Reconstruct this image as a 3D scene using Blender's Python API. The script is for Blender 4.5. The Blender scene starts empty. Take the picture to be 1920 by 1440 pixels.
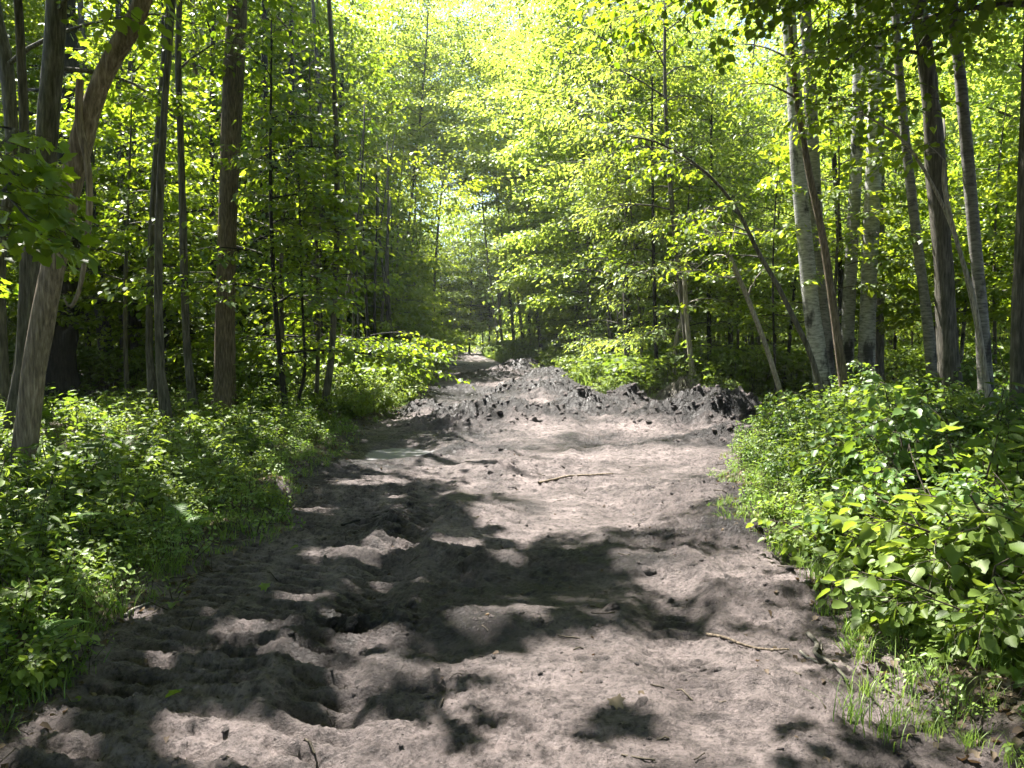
import bpy, math, random
import numpy as np
R = math.radians
SC = bpy.context.scene
COL = SC.collection
rng = np.random.default_rng(7)
random.seed(7)

# ------------------------------------------------------------------ camera, sky, sun, exposure
CAMZ, PITCH, FPX = 1.6, R(3.2), 1423.0
cam = bpy.data.cameras.new('camera')
cam.sensor_width = 36; cam.lens = FPX / 1920 * 36
cam.clip_start = 0.05; cam.clip_end = 1500
cam_ob = bpy.data.objects.new('camera', cam); COL.objects.link(cam_ob)
cam_ob.location = (0, 0, CAMZ); cam_ob.rotation_euler = (R(90) - PITCH, 0, 0)
SC.camera = cam_ob

HAZE = .00035
SUN_AZ, SUN_EL = R(-42), R(63)
SD = np.array([math.sin(SUN_AZ) * math.cos(SUN_EL), math.cos(SUN_AZ) * math.cos(SUN_EL), math.sin(SUN_EL)])
w = bpy.data.worlds.new('World'); SC.world = w; w.use_nodes = True
nt = w.node_tree
sky = nt.nodes.new('ShaderNodeTexSky'); sky.sky_type = 'NISHITA'; sky.sun_disc = False
sky.sun_elevation = SUN_EL; sky.sun_rotation = SUN_AZ
nt.links.new(sky.outputs[0], nt.nodes['Background'].inputs[0])
nt.nodes['Background'].inputs[1].default_value = 0.055
sun = bpy.data.lights.new('sun', 'SUN'); sun.energy = 5.0; sun.angle = R(0.5); sun.color = (1, 0.95, 0.87)
sun_ob = bpy.data.objects.new('sun', sun); COL.objects.link(sun_ob)
sun_ob.rotation_euler = (R(90) - SUN_EL, 0, -SUN_AZ + math.pi)
sun_ob.location = (-20, 15, 40)
SC.view_settings.view_transform = 'Standard'; SC.view_settings.look = 'None'
SC.view_settings.exposure = 2.7; SC.view_settings.gamma = 1
cy = SC.cycles
cy.max_bounces = 7; cy.diffuse_bounces = 4; cy.glossy_bounces = 2; cy.transmission_bounces = 5
cy.transparent_max_bounces = 4; cy.caustics_reflective = False; cy.caustics_refractive = False
cy.sample_clamp_indirect = 6
cy.use_denoising = True; cy.use_adaptive_sampling = True; cy.adaptive_threshold = 0.02

# ------------------------------------------------------------------ projection helpers
def proj(p):
    p = np.asarray(p, float); x = p[..., 0]; y = p[..., 1]; z = p[..., 2] - CAMZ
    f = y * math.cos(PITCH) - z * math.sin(PITCH); u = y * math.sin(PITCH) + z * math.cos(PITCH)
    f = np.where(np.abs(f) < 1e-3, 1e-3, f)
    return 960 + FPX * x / f, 720 - FPX * u / f, f
def ray(px, py):
    dx = (px - 960) / FPX; dz = (720 - py) / FPX
    return np.array([dx, math.cos(PITCH) + dz * math.sin(PITCH), dz * math.cos(PITCH) - math.sin(PITCH)])
def at(px, py, d):                      # point at forward distance d (world y)
    r = ray(px, py); r = r * (d / r[1]); return np.array([r[0], r[1], r[2] + CAMZ])
def gp(px, py, z=0.0):                  # point on the ground plane
    r = ray(px, py); s = (z - CAMZ) / r[2]; return np.array([r[0] * s, r[1] * s, z])

# ------------------------------------------------------------------ noise
def _h(ix, iy, s):
    h = (ix.astype(np.int64) * 374761393 + iy.astype(np.int64) * 668265263 + s * 362437) & 0xffffffff
    h = ((h ^ (h >> 13)) * 1274126177) & 0xffffffff
    return (h ^ (h >> 16)) & 0xffffffff
def pn(x, y, s=0):
    x0 = np.floor(x); y0 = np.floor(y); fx = x - x0; fy = y - y0
    u = fx * fx * fx * (fx * (fx * 6 - 15) + 10); v = fy * fy * fy * (fy * (fy * 6 - 15) + 10)
    def g(a, b):
        t = _h(x0 + a, y0 + b, s) * (2 * math.pi / 4294967296.0)
        return np.cos(t) * (fx - a) + np.sin(t) * (fy - b)
    return (g(0, 0) * (1 - u) + g(1, 0) * u) * (1 - v) + (g(0, 1) * (1 - u) + g(1, 1) * u) * v
def fbm(x, y, o=4, s=0, gain=0.5):
    r = 0; a = 1.0
    for i in range(o): r = r + a * pn(x * 2.03 ** i, y * 2.03 ** i, s + i * 17); a *= gain
    return r
def ridged(x, y, o=4, s=0, gain=0.55):
    r = 0; a = 1.0
    for i in range(o): r = r + a * (0.5 - 2 * np.abs(pn(x * 2.1 ** i, y * 2.1 ** i, s + i * 31))); a *= gain
    return r
def sst(a, b, x):
    t = np.clip((x - a) / (b - a), 0, 1); return t * t * (3 - 2 * t)

# ------------------------------------------------------------------ track edges and ground height
LE = [(0, 1330), (90, 1235), (230, 1145), (330, 1060), (480, 985), (520, 905), (625, 850), (655, 800), (770, 772), (790, 740), (805, 705), (822, 680), (838, 664), (862, 655)]
RE = [(1900, 1400), (1660, 1210), (1590, 1090), (1420, 990), (1390, 900), (1400, 840), (1440, 800), (1420, 775), (1190, 760), (1110, 738), (1040, 707), (960, 690), (918, 675), (897, 664), (885, 655)]
def _edge(L):
    P = np.array([gp(*q)[:2] for q in L]); P = P[np.argsort(P[:, 1])]; return P[:, 1], P[:, 0]
ly, lx = _edge(LE); ry, rx = _edge(RE)
def sdist(x, y):                        # >0 inside the mud track
    wob = 0.22 * pn(x * 0.9, y * 0.9, 5) + 0.12 * pn(x * 3, y * 3, 6)
    a = np.interp(y, ly, lx); b = np.interp(y, ry, rx)
    a = np.where(y < ly[0], lx[0] - (ly[0] - y) * 0.15, a); b = np.where(y < ry[0], rx[0] + (ry[0] - y) * 0.1, b)
    return np.minimum(x - a, b - x) + wob

BUMPS = []                              # px, py, rx, ry, h, roughness
def bump(px, py, rx_, ry_, h, r=1.0):
    p = gp(px, py); h = h * (.6 if py > 850 else 1.15); BUMPS.append((p[0], p[1], rx_, ry_, h, r))
bump(880, 800, .9, .55, .20); bump(980, 795, 1.1, .7, .34, 1.5); bump(1090, 780, 1.0, .7, .36, 1.5); bump(1180, 772, .9, .6, .36, 1.4)
bump(1290, 800, 1.1, .45, .42, 1.4); bump(1390, 800, .9, .5, .36, 1.3); bump(1400, 830, .8, .4, .25)
bump(800, 775, .8, .5, .20, 1.2); bump(1050, 745, 1.6, 1.2, .30, 1.6); bump(940, 742, 1.3, .9, .16, 1.4); bump(850, 735, 1.4, .7, .12, 1.1)
bump(980, 705, 1.6, 2.2, .62, 1.5); bump(1030, 722, 1.1, 1.6, .5, 1.3); bump(905, 712, 1.4, 1.8, .22, 1.2); bump(830, 690, 2, 3, .25, .9); bump(868, 670, 3, 6, .30, .8)
bump(1330, 935, .7, .6, .20, 1.0); bump(1400, 970, .5, .6, .18, 1.0); bump(1340, 1010, .7, .4, .12, .8)
bump(905, 1180, .5, .22, .10, .7); bump(1100, 1160, .5, .25, .07, .8); bump(700, 1045, .55, .12, .10, .8); bump(735, 1000, .16, .5, .10, .9); bump(890, 1060, .35, .3, .07, .9)
bump(790, 860, .35, .3, .14, 1.0); bump(870, 845, .5, .25, .13, 1.1); bump(930, 900, .25, .9, .07, .8); bump(760, 960, .9, .5, .07, 1.1)
bump(1470, 1120, .7, .4, .10, .9); bump(1250, 1060, .4, .3, .08, .9); bump(1480, 1290, .5, .25, .09, .8); bump(120, 1240, .35, .2, .10, .8); bump(700, 1180, .5, .25, .06, .9)
bump(500, 1190, .8, .5, .05, .6); bump(800, 1270, .8, .2, .05, .8); bump(1010, 880, 1.6, .3, .05, .6)
DIPS = [(1055, 1095, .55, .42, .05), (745, 842, .75, 1.0, .12), (925, 838, .5, .45, .10), (1120, 828, .9, .5, .09), (860, 742, .9, 1.3, .10)]
DIPW = [(gp(a, b)[0], gp(a, b)[1], c, d, h) for a, b, c, d, h in DIPS]
def wetness(x, y):
    s = sdist(x, y); rg = 0.0 * x; p = 0.0 * x
    for (bx, by, ax, ay, h, r) in BUMPS: rg = np.maximum(rg, min(1, r) * min(1, h * 5) * np.exp(-(((x - bx) / ax) ** 2 + ((y - by) / ay) ** 2) * .8))
    for (bx, by, ax, ay, h) in DIPW: p = np.maximum(p, np.exp(-(((x - bx) / ax) ** 2 + ((y - by) / ay) ** 2) * .35))
    e = 1 - sst(.1, .7, s + .25 * pn(x * 1.2, y * 1.2, 120))
    return np.clip(.32 * sst(13.5, 15.5, y) * sst(30, 20, y) + 1.0 * rg + .8 * p + .45 * e * (y > 5) + .9 * pn(x * .7, y * .9, 121) + .5 * pn(x * 2.6, y * 4, 122), 0, 1)
def gz(x, y):
    x = np.asarray(x, float); y = np.asarray(y, float)
    s = sdist(x, y); ins = sst(-0.15, 0.25, s)
    out = 0.07 + 0.10 * sst(0, 1.5, -s) + 0.022 * np.clip(-s, 0, 25) + 0.16 * fbm(x * 0.35, y * 0.35, 3, 40) * sst(0, 2, -s) + 0.03 * fbm(x * 2, y * 2, 3, 44)
    out = out + 0.06 * sst(-0.5, 0, s) * (1 + fbm(x * 3, y * 3, 3, 9))
    b = 0.0 * x; rg = 0.0 * x
    for (bx, by, ax, ay, h, r) in BUMPS:
        g = np.exp(-(((x - bx) / ax) ** 2 + ((y - by) / ay) ** 2)); b = b + h * g; rg = np.maximum(rg, g * r)
    amp = (0.32 + 0.35 * sst(8, 14, y)) + (.35 + .60 * sst(8, 12, y)) * rg
    amp = amp * (0.55 + 0.9 * sst(-.3, .4, pn(x * 0.6, y * 0.6, 77)))
    wx = x + 0.12 * pn(x * 2.2, y * 2.2, 61); wy = y + 0.12 * pn(x * 2.2, y * 2.2, 62)
    m = 0.05 * fbm(x * .7, y * .7, 2, 3) + 0.024 * sst(-.35, .35, pn(x * .9, y * .9, 170)) * ridged(wx * 8, wy * 14, 5, 15, .68) + 0.006 * ridged(wx * 30, wy * 48, 2, 19, .6) * sst(9, 5, y) + amp * (0.085 * ridged(wx * 1.1, wy * 2.2, 5, 11, .6) + 0.022 * ridged(wx * 5, wy * 10, 4, 13, .65))
    m = m + b * (.9 + 0.22 * ridged(wx * 1.6, wy * 2.0, 2, 21))
    # lug marks of a tracked vehicle along both sides
    for off, ph in ((0.5, 0), (0.95, 2.5), (1.4, 1.1)):
        c = np.interp(y, ly, lx) + off
        lane = np.exp(-((x - c) / 0.17) ** 4) * sst(10.5, 8.5, y) * sst(-.6, -.15, pn(x * .8, y * .8, 88))
        m = m - lane * 0.034 * (1 + np.tanh(2.2 * np.sin((y + 0.25 * (x - c)) * 2 * math.pi / 0.15 + ph + 1.2 * pn(x * 2, y * 2, 31))))
    cl = (np.interp(y, ly, lx) + np.interp(y, ry, rx)) / 2 + .25 * np.sin(y * .35)
    for off in (-.95, .85):             # wheel ruts with squeezed-up edges
        q = (x - cl - off - .08 * np.sin(y * 1.1 + off)) ; f = sst(2.0, 3.5, y) * sst(40, 20, y) * (.5 + .5 * sst(-.3, .2, pn(x * .5, y * .5, 140)))
        m = m - f * (.034 * np.exp(-(q / .17) ** 4) - .022 * np.exp(-((np.abs(q) - .27) / .09) ** 2) * (1 + 1.4 * pn(x * 4, y * 5, 141) + 1.0 * pn(x * 11, y * 13, 143))) - f * .012 * np.exp(-(q / .16) ** 4) * np.sin(y * 2 * math.pi / .11 + 3 * np.abs(q) * 6)
    for (bx, by, ax, ay, h) in DIPW:
        g = np.exp(-((((x - bx) / ax) ** 2 + ((y - by) / ay) ** 2) ** 1.5)); m = m * (1 - 0.5 * g) - h * g
    d = np.hypot(x - MND[0], y - MND[1]); mo = 0.55 * np.exp(-(d / 0.62) ** 2) * (1 + .25 * ridged(x * 3, y * 3, 3, 51))
    return out * (1 - ins) + m * ins + mo
MND = gp(1302, 770)[:2] + np.array([0.05, 1.0])

# ------------------------------------------------------------------ where sunlight reaches the track (gaps in the canopy)
LIT = [(1080, 862, 300, 48), (1010, 960, 110, 60), (1050, 985, 150, 38), (1210, 940, 120, 36), (1290, 905, 90, 45), (700, 905, 70, 10), (730, 868, 70, 16), (930, 905, 110, 34),
       (1310, 1078, 110, 32), (1190, 1058, 60, 18), (1440, 1060, 80, 20), (650, 1046, 75, 12), (730, 1030, 40, 14), (850, 1026, 55, 8), (960, 1058, 38, 8), (905, 1185, 60, 34), (1010, 1165, 60, 20),
       (1200, 1225, 190, 34), (1080, 1255, 190, 26), (1330, 1270, 220, 40), (1090, 1320, 260, 50), (1360, 1355, 170, 60), (1010, 1420, 420, 60), (600, 1400, 300, 60), (1200, 1300, 330, 60), (700, 1280, 90, 28), (820, 1290, 60, 18), (400, 1370, 110, 24), (150, 1395, 55, 12),
       (470, 1195, 80, 16), (560, 1120, 60, 9), (420, 1195, 40, 10), (300, 1250, 40, 8), (690, 1215, 70, 18), (560, 1240, 70, 16), (640, 1170, 40, 10), (1300, 1420, 120, 30),
       (970, 770, 250, 34), (900, 730, 170, 26), (930, 700, 150, 16), (880, 675, 70, 14), (1120, 790, 130, 22), (1440, 1120, 50, 14), (1420, 1215, 70, 14), (1480, 1290, 60, 22),
       (1830, 1110, 130, 90), (1700, 1200, 90, 24), (60, 890, 110, 50), (130, 850, 90, 30), (1660, 1330, 60, 24), (700, 752, 80, 26), (1010, 665, 120, 40), (1180, 735, 90, 22), (1400, 930, 40, 10), (120, 1240, 60, 14), (230, 1170, 60, 12), (1640, 800, 60, 20), (1760, 850, 70, 22), (300, 790, 80, 14)]
FARLIT = [(1010, 668, 100, 22), (900, 690, 90, 12), (960, 735, 170, 16), (1000, 765, 190, 14)]
DARK = [(770, 1330, 70, 36), (850, 1300, 120, 16), (490, 1352, 55, 16), (1200, 1372, 90, 30), (1120, 1400, 60, 18), (1320, 1240, 80, 20), (1090, 1170, 70, 18), (860, 1400, 60, 20), (1060, 1010, 60, 12), (960, 940, 40, 10), (1310, 800, 170, 30), (1250, 770, 80, 16), (1360, 960, 90, 40), (1120, 1120, 90, 22), (1400, 1170, 110, 22), (1230, 1150, 80, 14), (640, 1340, 70, 14), (700, 690, 20, 10), (830, 900, 60, 22), (1500, 1380, 60, 20), (1040, 905, 60, 8), (1180, 1000, 60, 10)]
def litmap(hx, hy):
    u, v, f = proj(np.stack([hx, hy, 0 * hx], -1)); L = np.full(hx.shape, -1.0); D = np.zeros(hx.shape)
    for (a, b, c, d) in LIT: L = np.maximum(L, 1.35 - (((u - a) / c) ** 2 + ((v - b) / d) ** 2))
    for (a, b, c, d) in FARLIT: L = np.maximum(L, 2.4 - (((u - a) / c) ** 2 + ((v - b) / d) ** 2))
    for (a, b, c, d) in DARK: D = np.maximum(D, 1.2 - (((u - a) / c) ** 2 + ((v - b) / d) ** 2))
    k = L - .22 + 0.8 * pn(hx * 2.2, hy * 2.2, 90) + 0.8 * pn(hx * 5, hy * 5, 91) + .7 * pn(hx * 11, hy * 11, 93) - 1.8 * np.clip(D, 0, 1)
    k = np.maximum(k, (pn(hx * 2.3, hy * 2.3, 95) - np.where(sdist(hx, hy) > 0, .42, np.where(hx > 0, .42, .14))) * 4); k = np.maximum(k, (pn(hx * 6, hy * 6, 97) - .36) * 4)
    return np.where((hy > 0.5) & (f > .5), k - .95 * sst(16, 26, hy), -1.0)
SEG = []                                # trunks that stand in sun: (x, y, z0, z1, r)
for px, py, d_, z0_, z1_, r_ in ((1505, 480, 16.5, 2.0, 8.5, .55), (1603, 400, 18, 2.5, 9, .45), (1636, 400, 17.5, 2.0, 9, .5), (1755, 350, 14.5, 3.0, 7.5, .4), (1820, 400, 13.5, 3.0, 8, .3), (1705, 350, 15.5, 3.5, 8, .3), (425, 600, 14.6, 1.0, 4.2, .4), (60, 700, 7.3, .4, 2.6, .3), (1296, 620, 18.3, .8, 3.0, .5), (1380, 520, 16, 1.5, 4.5, .6)):
    q = at(px, py, d_); SEG.append((q[0], q[1], z0_, z1_, r_))
def carve(P):                           # True where a leaf may stay
    ok = carve_floor(P); h2 = SD[0] ** 2 + SD[1] ** 2
    for x, y, a, b, r in SEG:
        dx = P[:, 0] - x; dy = P[:, 1] - y; t = (dx * SD[0] + dy * SD[1]) / h2; z = P[:, 2] - t * SD[2]; off = np.abs(dx * SD[1] - dy * SD[0]) / math.sqrt(h2)
        ok &= ~((t > .3) & (z > a) & (z < b) & (off < r) & (pn(z * 1.1 + x, z * 0 + y, 160) > -.28))
    return ok
def carve_floor(P):
    t = P[:, 2] / SD[2]; H = P[:, :2] - SD[None, :2] * t[:, None]
    k = litmap(H[:, 0], H[:, 1])
    return (P[:, 2] < 1.7) | (k < 0.0)

# ------------------------------------------------------------------ object helpers
def tag(o, label=None, cat=None, group=None, kind=None):
    if label: o['label'] = label
    if cat: o['category'] = cat
    if group: o['group'] = group
    if kind: o['kind'] = kind
    return o
def empty(name, loc=(0, 0, 0), rz=0):
    o = bpy.data.objects.new(name, None); COL.objects.link(o); o.location = [float(v) for v in loc]; o.rotation_euler = (0, 0, rz); o.empty_display_size = .2
    return o
def copy_tree(o, parent=None):
    c = o.copy(); COL.objects.link(c); c.parent = parent
    for ch in o.children: copy_tree(ch, c)
    return c
class Acc:
    def __init__(s): s.V = []; s.L = []; s.T = []; s.M = []; s.A = []; s.n = 0
    def add(s, V, L, T, M=0, A=0.5):
        V = np.asarray(V, float); L = np.asarray(L, np.int64); T = np.asarray(T, np.int64)
        s.V.append(V); s.L.append(L + s.n); s.T.append(T); s.M.append(np.full(len(T), M) if np.isscalar(M) else np.asarray(M))
        s.A.append(np.full(len(V), A) if np.isscalar(A) else np.asarray(A)); s.n += len(V)
    def mesh(s, name, mats, smooth=False, off=None):
        V = np.concatenate(s.V).astype(np.float32); L = np.concatenate(s.L).astype(np.int32); T = np.concatenate(s.T).astype(np.int32)
        if off is not None: V = V - np.asarray(off, np.float32)
        me = bpy.data.meshes.new(name)
        me.vertices.add(len(V)); me.vertices.foreach_set('co', V.ravel())
        me.loops.add(len(L)); me.loops.foreach_set('vertex_index', L)
        me.polygons.add(len(T)); st = np.zeros(len(T), np.int32); st[1:] = np.cumsum(T)[:-1]
        me.polygons.foreach_set('loop_start', st)
        for m in mats: me.materials.append(m)
        me.polygons.foreach_set('material_index', np.concatenate(s.M).astype(np.int32))
        a = me.attributes.new('rnd', 'FLOAT', 'POINT'); a.data.foreach_set('value', np.concatenate(s.A).astype(np.float32))
        if smooth: me.polygons.foreach_set('use_smooth', np.ones(len(T), bool))
        me.update(calc_edges=True)
        return me
    def build(s, name, mats, parent=None, smooth=False, off=None):
        o = bpy.data.objects.new(name, s.mesh(name, mats, smooth, off)); COL.objects.link(o); o.parent = parent
        return o
def tube(acc, P, r, k=6, mat=0, rough=0.0, flare=False, seed=0, cap=True):
    P = np.asarray(P, float); n = len(P); r = np.broadcast_to(np.asarray(r, float), (n,))
    d = np.gradient(P, axis=0); d /= np.linalg.norm(d, axis=1)[:, None] + 1e-9
    ref = np.array([1.0, 0.13, 0.0]) if abs(d[:, 2]).mean() > .5 else np.array([0.1, 0.1, 1.0])
    a = np.cross(d, ref); a /= np.linalg.norm(a, axis=1)[:, None] + 1e-9; b = np.cross(d, a)
    th = np.arange(k) * 2 * math.pi / k
    rr = np.repeat(r[:, None], k, 1)
    if rough:
        zz = np.arange(n)[:, None] * 0.35
        rr = rr * (1 + rough * pn(th[None] * 1.3 + zz * 0.3 + seed, zz + 7.1 * seed, 3) + rough * .6 * pn(th[None] * 4 + seed, zz * 2.2, 5))
    if flare:
        fl = np.linalg.norm(P - P[0], axis=1)[:, None]
        rr = rr * (1 + np.exp(-fl / 0.22) * (0.35 + 0.35 * np.sin(th[None] * 5 + seed)))
    V = P[:, None] + rr[..., None] * (np.cos(th)[None, :, None] * a[:, None] + np.sin(th)[None, :, None] * b[:, None])
    i = np.arange(n - 1)[:, None] * k; j = np.arange(k)[None]; j2 = (j + 1) % k
    F = np.stack([i + j, i + j2, i + k + j2, i + k + j], -1).reshape(-1, 4)
    L = F.ravel(); T = np.full(len(F), 4)
    if cap:
        L = np.concatenate([L, (n - 1) * k + np.arange(k)]); T = np.append(T, k)
    acc.add(V.reshape(-1, 3), L, T, mat)
def curve(pts, n):
    P = np.asarray(pts, float); t = np.linspace(0, 1, len(P)); T = np.linspace(0, 1, n)
    if len(P) < 3: return np.stack([np.interp(T, t, P[:, i]) for i in range(P.shape[1])], 1)
    out = []
    x = T * (len(P) - 1); i = np.clip(np.floor(x).astype(int), 0, len(P) - 2); f = (x - i)[:, None]
    g = lambda k: P[np.clip(k, 0, len(P) - 1)]
    p0 = np.where((i == 0)[:, None], 2 * P[0] - P[1], g(i - 1)); p1 = g(i); p2 = g(i + 1); p3 = np.where((i >= len(P) - 2)[:, None], 2 * P[-1] - P[-2], g(i + 2))
    return 0.5 * (2 * p1 + (p2 - p0) * f + (2 * p0 - 5 * p1 + 4 * p2 - p3) * f ** 2 + (3 * p1 - p0 - 3 * p2 + p3) * f ** 3)

# ------------------------------------------------------------------ materials
def mat(name):
    m = bpy.data.materials.new(name); m.use_nodes = True; t = m.node_tree; b = t.nodes['Principled BSDF']
    return m, t, b
def nd(t, ty, **k):
    n = t.nodes.new(ty)
    for a, v in k.items():
        if a.startswith('i_'): n.inputs[int(a[2:])].default_value = v
        else: setattr(n, a, v)
    return n
def ramp(t, src, stops):
    r = t.nodes.new('ShaderNodeValToRGB'); t.links.new(src, r.inputs[0]); e = r.color_ramp.elements
    while len(e) < len(stops): e.new(0.5)
    for q, (p, c) in zip(e, stops): q.position = p; q.color = (*c, 1) if len(c) == 3 else c
    return r
def noise(t, vec, sc, det=6, rough=.6):
    n = t.nodes.new('ShaderNodeTexNoise'); n.inputs['Scale'].default_value = sc; n.inputs['Detail'].default_value = det; n.inputs['Roughness'].default_value = rough
    if vec is not None: t.links.new(vec, n.inputs['Vector'])
    return n
def leaf_mat(name, dark, light, tdark, tlight, tr=0.5, rough=.45, spec=.4):
    m, t, b = mat(name)
    a = nd(t, 'ShaderNodeAttribute', attribute_name='rnd')
    oi = t.nodes.new('ShaderNodeObjectInfo')
    ad = nd(t, 'ShaderNodeMath', operation='MULTIPLY_ADD'); t.links.new(oi.outputs['Random'], ad.inputs[0]); ad.inputs[1].default_value = .34; ad.inputs[2].default_value = -.17
    s = nd(t, 'ShaderNodeMath', operation='ADD', use_clamp=True); t.links.new(a.outputs['Fac'], s.inputs[0]); t.links.new(ad.outputs[0], s.inputs[1])
    r1 = ramp(t, s.outputs[0], [(0, dark), (1, light)]); r2 = ramp(t, s.outputs[0], [(0, tdark), (1, tlight)])
    t.links.new(r1.outputs[0], b.inputs['Base Color']); b.inputs['Roughness'].default_value = rough; b.inputs['Specular IOR Level'].default_value = spec
    tl = t.nodes.new('ShaderNodeBsdfTranslucent'); t.links.new(r2.outputs[0], tl.inputs[0])
    mx = t.nodes.new('ShaderNodeMixShader'); mx.inputs[0].default_value = tr
    t.links.new(b.outputs[0], mx.inputs[1]); t.links.new(tl.outputs[0], mx.inputs[2]); t.links.new(mx.outputs[0], t.nodes['Material Output'].inputs[0])
    return m
def bark_mat(name, c1, c2, sc=1.0, birch=False, bumpd=0.5):
    m, t, b = mat(name); tc = t.nodes.new('ShaderNodeTexCoord')
    mp = nd(t, 'ShaderNodeMapping'); mp.inputs['Scale'].default_value = (32 * sc, 32 * sc, 3.6 * sc); t.links.new(tc.outputs['Object'], mp.inputs[0])
    if birch: mp.inputs['Scale'].default_value = (7, 7, 26)
    n = noise(t, mp.outputs[0], 1.0, 8, .62)
    mp2 = nd(t, 'ShaderNodeMapping'); mp2.inputs['Scale'].default_value = (2.5, 2.5, 1.1); t.links.new(tc.outputs['Object'], mp2.inputs[0])
    n2 = noise(t, mp2.outputs[0], 1.0, 5, .6)
    if birch:
        r = ramp(t, n.outputs[0], [(.28, (.05, .048, .045)), (.42, c1), (.62, c2), (1, c2)])
        rr = ramp(t, n2.outputs[0], [(.38, (.12, .12, .12)), (.47, (.8, .8, .8)), (1, (1, 1, 1))])
    else:
        r = ramp(t, n.outputs[0], [(.32, tuple(v * .35 for v in c1)), (.5, c1), (.7, c2), (1, c2)])
        rr = ramp(t, n2.outputs[0], [(.3, (.6, .62, .55)), (.6, (1, 1, 1)), (1, (1.15, 1.1, 1.05))])
    mx = nd(t, 'ShaderNodeMix', data_type='RGBA', blend_type='MULTIPLY'); mx.inputs[0].default_value = 1
    t.links.new(r.outputs[0], mx.inputs[6]); t.links.new(rr.outputs[0], mx.inputs[7]); t.links.new(mx.outputs[2], b.inputs['Base Color'])
    b.inputs['Roughness'].default_value = .8; b.inputs['Specular IOR Level'].default_value = .25
    bp = nd(t, 'ShaderNodeBump'); bp.inputs['Strength'].default_value = bumpd; bp.inputs['Distance'].default_value = .03 if not birch else .008
    t.links.new(n.outputs[0], bp.inputs['Height']); t.links.new(bp.outputs[0], b.inputs['Normal'])
    return m
LEAF = leaf_mat('maple_leaf', (.042, .085, .014), (.12, .185, .028), (.17, .29, .010), (.42, .50, .025), .52)
LEAFB = leaf_mat('ash_leaf', (.055, .110, .030), (.15, .225, .055), (.22, .35, .03), (.48, .56, .07), .55)
LEAFC = leaf_mat('herb_leaf', (.038, .075, .016), (.14, .20, .035), (.12, .21, .015), (.32, .41, .04), .42, .5, .3)
LEAFD = leaf_mat('shrub_leaf', (.038, .085, .020), (.105, .180, .040), (.12, .23, .015), (.28, .38, .03), .4, .45, .35)
FERN = leaf_mat('fern_leaf', (.05, .12, .02), (.12, .22, .035), (.14, .30, .02), (.30, .44, .04), .45)
GRASS = leaf_mat('grass_blade', (.06, .12, .025), (.20, .28, .06), (.15, .30, .03), (.36, .48, .08), .4)
DRY = leaf_mat('dry_leaf', (.06, .042, .028), (.22, .175, .125), (.12, .07, .03), (.2, .13, .06), .2, .7, .2)
TWIG = bark_mat('twig_bark', (.055, .045, .032), (.10, .08, .06))
BARK = {'brown': bark_mat('brown_bark', (.13, .10, .072), (.27, .215, .16), 1.6, bumpd=.9),
        'tan': bark_mat('tan_bark', (.20, .155, .115), (.38, .31, .24), 1.3, bumpd=.7),
        'grey': bark_mat('grey_bark', (.085, .078, .065), (.18, .165, .14), 1.0),
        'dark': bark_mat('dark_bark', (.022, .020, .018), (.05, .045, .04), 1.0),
        'birch': bark_mat('birch_bark', (.24, .24, .232), (.46, .46, .45), birch=True),
        'aspen': bark_mat('aspen_bark', (.13, .125, .115), (.26, .25, .23), birch=True),
        'dead': bark_mat('dead_wood', (.26, .235, .20), (.46, .43, .38), 2.0)}

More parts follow.
